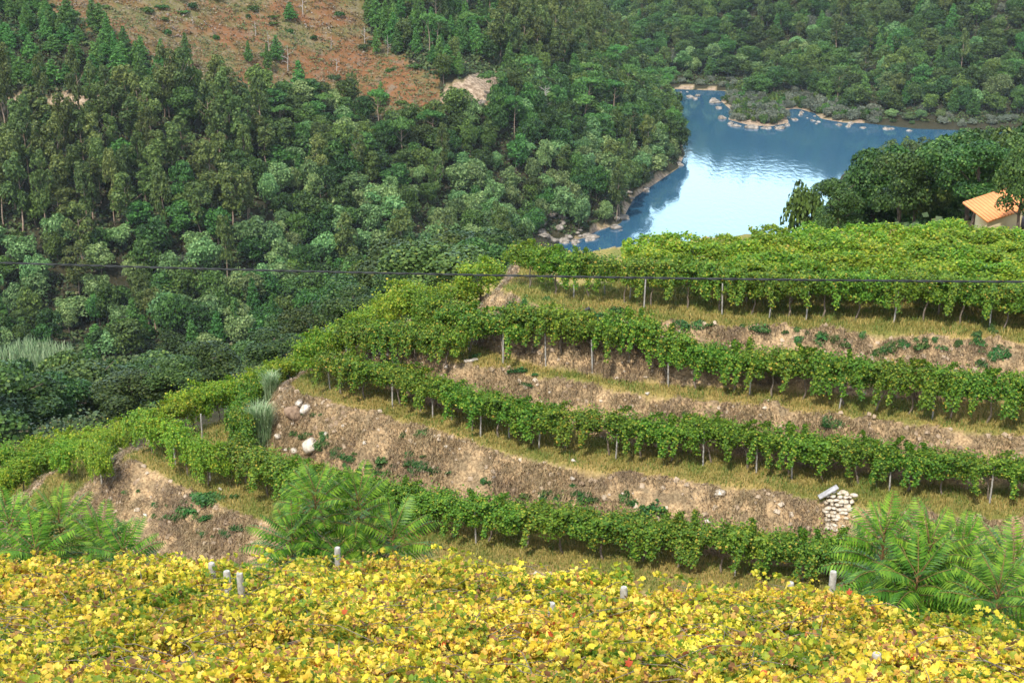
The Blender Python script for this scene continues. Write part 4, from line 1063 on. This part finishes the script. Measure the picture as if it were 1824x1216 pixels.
# ------------------------------------------------------------------ tree-of-heaven saplings
def frond(L, r2, az, tilt, droop):
    """pinnate leaf: rachis points and leaflets"""
    n = 14; t = np.linspace(.14, 1, n)
    hor = L * (t - .12 * t * t); ver = L * (math.tan(tilt) * t * .8 - droop * t * t)
    sc_l = L / np.sqrt(hor[-1] ** 2 + ver[-1] ** 2); hor *= sc_l; ver *= sc_l
    d = np.array([math.cos(az), math.sin(az), 0]); s = np.array([-math.sin(az), math.cos(az), 0])
    pts = hor[:, None] * d + ver[:, None] * np.array([0, 0, 1])
    tang = norm(np.gradient(pts, axis=0)); nn = norm(np.cross(s[None], tang)); nn = np.where(nn[:, 2:3] < 0, -nn, nn)
    return pts, tang, nn, s
LF = (np.array([(0, 0, 0), (.35, -.10, .02), (1, 0, -.28), (.35, .10, .02)]), np.array([(0, 1, 2, 3)]))
def sumac_mesh(seed, h, crown):
    r2 = np.random.default_rng(seed); VV = []; FF = []; nvx = 0; mb = MB()
    lean = r2.normal(size=2) * .03
    zz = np.linspace(-.3, h, 6); st = np.column_stack([lean[0] * zz, lean[1] * zz, zz])
    mb.tube(st, np.linspace(.04, .015, 6), 6)
    nf = int(36 * crown)
    for i in range(nf):
        q = i / nf; t = 1 - crown * (1 - q) / h
        L = np.interp(q, [0, .5, .85, 1], [.75, .92, .85, .62]) * r2.uniform(.85, 1.12)
        az = i * 2.4 + r2.normal() * .2; tilt = np.interp(q, [0, .6, .9, 1], [.1, .5, .95, 1.35]); droop = np.interp(q, [0, .6, 1], [.45, .5, .35])
        pts, tg, nn, s = frond(L, r2, az, tilt, droop)
        b0 = np.array([lean[0] * h * t, lean[1] * h * t, h * t])
        pts = pts + b0; 
        mb.tube(np.vstack([b0[None], pts[::3]]), np.linspace(.009, .003, len(pts[::3]) + 1), 4)
        m = len(pts)
        prof = np.interp(np.linspace(0, 1, m), [0, .25, .75, 1], [.75, 1, .8, .4]) * L * .30
        for sg in (-1, 1):
            up_ = s[None] * sg + tg * .35 - nn * .15
            t_ = norm(up_); n_ = norm(nn - t_ * (nn * t_).sum(1, keepdims=True)) ; b_ = np.cross(n_, t_)
            Lv = LF[0][None] * prof[:, None, None]
            Lv = Lv * np.array([1, 1.05, 1])
            W = pts[:, None] + Lv[..., 0:1] * t_[:, None] + Lv[..., 1:2] * b_[:, None] + Lv[..., 2:3] * n_[:, None]
            VV.append(W.reshape(-1, 3)); FF.append((LF[1][None] + (np.arange(m) * 4)[:, None, None]).reshape(-1, 4) + nvx); nvx += m * 4
    return mesh_np('sumac_leaves', np.vstack(VV), np.vstack(FF), [M['sumac']]), mb.mesh('sumac_stem', [M['sumacstem']], True)
M['sumacstem'] = plain('red_stem', [(.3, (.16, .09, .04)), (.7, (.28, .17, .07))], 10)
for a, top, Yd, v, s, lb in ((545, 826, 22.5, 2, 1.0, 'left stem of the feathery sapling pair below centre-left'), (640, 838, 22.6, 2, .95, 'right stem of the feathery sapling pair, leaning over the lowest row'), (690, 905, 22.3, 1, .8, 'low feathery sapling at the right foot of the pair'), (505, 905, 22.2, 1, .8, 'low feathery sapling at the left foot of the pair'),
                             (20, 880, 23.2, 2, 1.0, 'feathery sapling cut by the left edge of the view'), (100, 868, 23.6, 2, 1.0, 'tallest feathery sapling of the blurred left clump'), (165, 905, 23.2, 1, .95, 'feathery sapling on the right side of the left clump'), (205, 938, 22.6, 0, .8, 'smallest feathery sapling beside the left clump'), (60, 925, 22.6, 0, .9, 'low feathery sapling in front of the left clump'),
                             (1590, 897, 19.3, 2, .95, 'leftmost feathery sapling of the right-hand clump'), (1680, 903, 19.0, 2, 1.05, 'large feathery sapling in the middle of the right-hand clump'), (1745, 920, 19.4, 2, .95, 'feathery sapling behind, right part of the right-hand clump'), (1800, 935, 18.6, 1, .95, 'feathery sapling at the right edge of the view'), (1785, 985, 17.2, 1, .9, 'nearest feathery sapling, low at the right edge'), (1640, 965, 18.4, 0, .9, 'small feathery sapling filling the gap in the right-hand clump')):
    x, y, z = PY(a, top, Yd); gz = H(x, y); hh_ = max(.8, z - gz - .55 * s)
    o = bpy.data.objects.new('feathery_sapling', None); COL.objects.link(o)
    o.location = (x, y, gz); o.rotation_euler = (0, 0, rng.uniform(0, 6))
    tag(o, lb, 'sapling', 'feathery saplings at the edge of the yellow field')
    fm, sm_ = sumac_mesh(int(a), hh_, min(hh_ * .95, (1.3, 1.7, 2.1)[v]))
    obj('foliage', fm, o); obj('stem', sm_, o)

# ------------------------------------------------------------------ dry stone stack with its slab
x0, y0, z0 = surf(1484, 945)
root = bpy.data.objects.new('stone_stack', None); COL.objects.link(root); root.location = (x0, y0, z0 - .1); tag(root, 'stack of pale dry stones built against the third bank at right', 'stone wall')
root.rotation_euler = (0, 0, R(-12))
sz = F / (y0 * .94 - z0 * .342)
mb = MB()
for r_ in range(8):
    wc = np.interp(r_, [0, 3, 7, 10], [24, 38, 48, 42]) / sz; mb.box((np.interp(r_, [0, 10], [-4, 9]) / sz, r_ * .075 + .12, .07 + r_ * .135), (wc * .92, .16, .14))
obj('earth_core', mb.mesh('earth_core', [plain('dark_earth', [(.3, (.07, .05, .035)), (.7, (.14, .10, .07))], 6)]), root)
M['stackstone'] = plain('stack_stone', [(.3, (.30, .23, .15)), (.5, (.48, .41, .31)), (.72, (.66, .61, .53))], 1.1, bump=.5)
sm = [rock_mesh('stone', 90 + i, M['stackstone'], .6) for i in range(5)]
for r_ in range(10):
    wdt = np.interp(r_, [0, 3, 7, 10], [26, 40, 50, 44]) / sz; off = np.interp(r_, [0, 10], [-4, 9]) / sz
    nst = int(wdt / .22) + 1
    for c_ in range(nst):
        st = obj('stone', sm[int(rng.integers(5))], root)
        st.location = (off - wdt / 2 + (c_ + .5 + .5 * (r_ % 2)) * wdt / nst + rng.normal() * .04, r_ * .075 + rng.normal() * .03, .07 + r_ * .135 + rng.normal() * .02)
        st.scale = (wdt / nst * .74 * rng.uniform(.7, 1.3), .16, .15 * rng.uniform(.75, 1.2)); st.rotation_euler = (rng.normal() * .1, rng.normal() * .15, rng.normal() * .3)
def stick(name, a, b, zlev, w_, t_, mat, label, cat, lift=.1):
    A = surf(*a); B = surf(*b)
    A = np.array(A) + [0, 0, lift]; B = np.array(B) + [0, 0, lift]
    mid = (A + B) / 2; d = B - A; L = np.linalg.norm(d)
    mb = MB(); mb.box((0, 0, 0), (L, w_, t_)); 
    o = obj(name, mb.mesh(name, [mat]), None, mid)
    o.rotation_euler = Vector(d).to_track_quat('X', 'Z').to_euler()
    bv = o.modifiers.new('bevel', 'BEVEL'); bv.width = .008
    tag(o, label, cat)
Mr = Matrix.Translation(root.location) @ Matrix.Rotation(R(-12), 4, 'Z')
A = np.array(Mr @ Vector((-.62, .42, 1.12))); B = np.array(Mr @ Vector((.05, .62, 1.56)))
mb = MB(); mb.box((0, 0, 0), (np.linalg.norm(B - A), .3, .06)); o = obj('slab', mb.mesh('slab', [M['plank']]), None, (A + B) / 2)
o.rotation_euler = Vector(B - A).to_track_quat('X', 'Z').to_euler(); bv = o.modifiers.new('bevel', 'BEVEL'); bv.width = .01
tag(o, 'grey stone slab lying aslant on top of the dry stone stack', 'slab')
stick('plank', (828, 647), (850, 642), 0, .2, .08, M['whiterock'], 'short white plank lying on the grass of the second bank crest', 'plank', .06)
stick('plank', (841, 548), (858, 545), 0, .14, .06, M['plank'], 'grey plank at the left end of the top bank', 'plank', .1)
stick('pipe', (1020, 578), (1050, 557), 0, .14, .1, M['darkpipe'], 'dark board lying diagonally on the bank below the top pergola', 'board', .2)

# ------------------------------------------------------------------ house behind the pergola
A = np.array(PY(1727, 357, 86)); B = np.array(PY(1880, 306, 90)); C = np.array(PY(1747, 400, 83.6))
D = B + C - A
hr_ = bpy.data.objects.new('house', None); COL.objects.link(hr_); hr_.location = tuple((A + D) / 2 * np.array([1, 1, 0]) + np.array([0, 0, ZH - .3]))
tag(hr_, 'low cream house with a bright orange tiled roof behind the top vineyard', 'house')
loc = np.array(hr_.location)
nrm = norm(np.cross(B - A, C - A)); nrm = nrm if nrm[2] > 0 else -nrm
X_ = norm(B - A)
Ro = np.column_stack([X_, np.cross(nrm, X_), nrm])
mb = MB(); mb.box((0, 0, 0), (np.linalg.norm(B - A), np.linalg.norm((C - A) - X_ * ((C - A) @ X_)), .14))
ro = obj('roof', mb.mesh('roof', [M['roof']]), hr_)
ro.location = tuple((A + D) / 2 - loc); ro.rotation_euler = Matrix(Ro.tolist()).to_euler()
mb = MB()
q = [A * .92 + D * .08, B * .92 + C * .08, D * .92 + A * .08, C * .92 + B * .08]
q = [p - np.array([0, 0, .12]) for p in q]
bot = [np.array([p[0], p[1], ZH - 1.5]) for p in q]
vv = np.array(q + bot) - loc
mb.add(vv, [(0, 1, 5, 4), (1, 2, 6, 5), (2, 3, 7, 6), (3, 0, 4, 7)])
obj('wall', mb.mesh('wall', [M['render']]), hr_)
fw = (q[2] * .55 + q[3] * .45); wd_ = norm(q[2] - q[3]); out = norm(np.cross(wd_, [0, 0, 1])); out = out if out[1] < 0 else -out
mb = MB(); ang = math.atan2(wd_[1], wd_[0]); mb.box((0, 0, 0), (.9, .08, 1.0), Matrix.Rotation(ang, 3, 'Z'))
wo = obj('window', mb.mesh('window', [M['glassdark']]), hr_); wo.location = tuple(np.array([fw[0], fw[1], fw[2] - 1.0]) + out * .03 - loc)

# ------------------------------------------------------------------ railway in the cutting, dead trees
ra = P(862, 188, -60)
def hill_hit(px_, py_): return surf(px_, py_, 240, 640)
h1 = np.array(hill_hit(845, 192)); h2 = np.array(hill_hit(905, 166))
d = h2 - h1; d[2] = 0; L = np.linalg.norm(d); dn = d / L; sn = np.array([-dn[1], dn[0], 0])
root = bpy.data.objects.new('railway_track', None); COL.objects.link(root); root.location = tuple(h1 + [0, 0, 1.0]); tag(root, 'short visible stretch of railway track in the pale cutting on the hillside', 'railway track')
mb = MB(); mb.box((0, 0, -.5), (L * 1.3, 3.6, 1.2), Matrix.Rotation(math.atan2(dn[1], dn[0]), 3, 'Z')); b_ = obj('ballast', mb.mesh('ballast', [M['rock']]), root); b_.location = tuple(d / 2)
for sg in (-1, 1):
    mb = MB(); mb.box((0, 0, .25), (L * 1.3, .22, .22), Matrix.Rotation(math.atan2(dn[1], dn[0]), 3, 'Z')); r_ = obj('rail', mb.mesh('rail', [M['rail']]), root); r_.location = tuple(d / 2 + sn * sg * .85)
def dead_tree(a, b, hpx, label, seed, limbs=14, grp=None):
    x, y, z = hill_hit(a, b); s = hpx / F * (y * .94 - z * .342)
    r2 = np.random.default_rng(seed); mb = MB()
    n = 6; zz = np.linspace(-.3, s, n); wb = np.cumsum(r2.normal(size=(n, 2)) * s * .015, 0)
    mb.tube(np.column_stack([wb, zz]), np.linspace(.22, .06, n) * max(.5, s / 10), 6)
    for i in range(limbs):
        t = .35 + .6 * i / limbs; j = int(t * (n - 1)); p0 = np.array([*wb[j], t * s]); az = r2.uniform(0, 6.28); L = s * .33 * r2.uniform(.5, 1.1) * (1.2 - t * .7)
        e = p0 + np.array([math.cos(az) * L, math.sin(az) * L, L * r2.uniform(.1, .7)])
        mb.tube([p0, (p0 + e) / 2 + [0, 0, L * .1], e], [.07, .05, .02], 4)
        for q in range(3):
            p1 = p0 + (e - p0) * r2.uniform(.4, .9); e1 = p1 + r2.normal(size=3) * L * .3 + [0, 0, L * .15]; mb.tube([p1, e1], [.035, .015], 3)
    o = obj('dead_tree', mb.mesh('dead_tree', [M['deadwood']], True), None, (x, y, z)); tag(o, label, 'dead tree', grp)
dead_tree(970, 232, 78, 'bare grey dead tree standing right of the railway cutting', 5, 20)
dead_tree(430, 235, 60, 'thin bare snag above the left eucalyptus', 6, 5)
DL = ['leftmost bleached snag on the brown slope near its top', 'thin leafless trunk leaning on the middle of the brown slope', 'short dead pole on the brown slope left of the lone pines', 'dead pole on the brown slope right of the lone pines', 'dead trunk near the lower right end of the brown slope', 'bare pole beside the top edge of the brown slope', 'small dead stem on the lower brown slope', 'dead stem just above the dark trees under the brown slope']
for i, (a, b) in enumerate(((455, 65), (480, 95), (515, 130), (590, 90), (650, 85), (540, 30), (600, 130), (690, 100))):
    dead_tree(a, b, 26 + 10 * (i % 3), DL[i], 20 + i, 4, 'dead stems on the brown slope')

# ------------------------------------------------------------------ overhead cable
mb = MB()
A = np.array(PY(0, 468, 26)); Mid = np.array(PY(912, 490, 24.5)); B = np.array(PY(1824, 502, 23))
t = np.linspace(-1.2, 2.2, 90)
pts = A[None] + (B - A)[None] * t[:, None]; sag = (A + B) / 2 - Mid
pts[:, 2] -= sag[2] * 4 * t * (1 - t)
a_ = t * 700
off = np.column_stack([np.zeros(90), np.cos(np.arange(90)) * 0, np.zeros(90)])
for ph in (0, math.pi):
    tt = np.linspace(-1.2, 2.2, 1500); q_ = A[None] + (B - A)[None] * tt[:, None]; q_[:, 2] -= sag[2] * 4 * tt * (1 - tt)
    an = np.arange(1500) * .45 + ph
    q_[:, 1] += np.cos(an) * .011; q_[:, 2] += np.sin(an) * .011
    mb.tube(q_, .0135, 5)
tag(obj('overhead_cable', mb.mesh('overhead_cable', [M['cable']], True)), 'black twisted overhead cable crossing the whole view', 'cable')

# ------------------------------------------------------------------ haze
mb = MB(); mb.box((0, 470, -12.5), (1500, 1010, 175))
hm = bpy.data.materials.new('haze'); hm.use_nodes = True
hn = hm.node_tree; hn.nodes.remove(hn.nodes['Principled BSDF'])
pv = hn.nodes.new('ShaderNodeVolumePrincipled'); pv.inputs['Color'].default_value = (.80, .90, 1, 1); pv.inputs['Density'].default_value = .00007; pv.inputs['Anisotropy'].default_value = .2
hn.links.new(pv.outputs[0], hn.nodes['Material Output'].inputs['Volume'])
tag(obj('haze', mb.mesh('haze', [hm])), 'thin blue haze over the far hillside', kind='stuff')
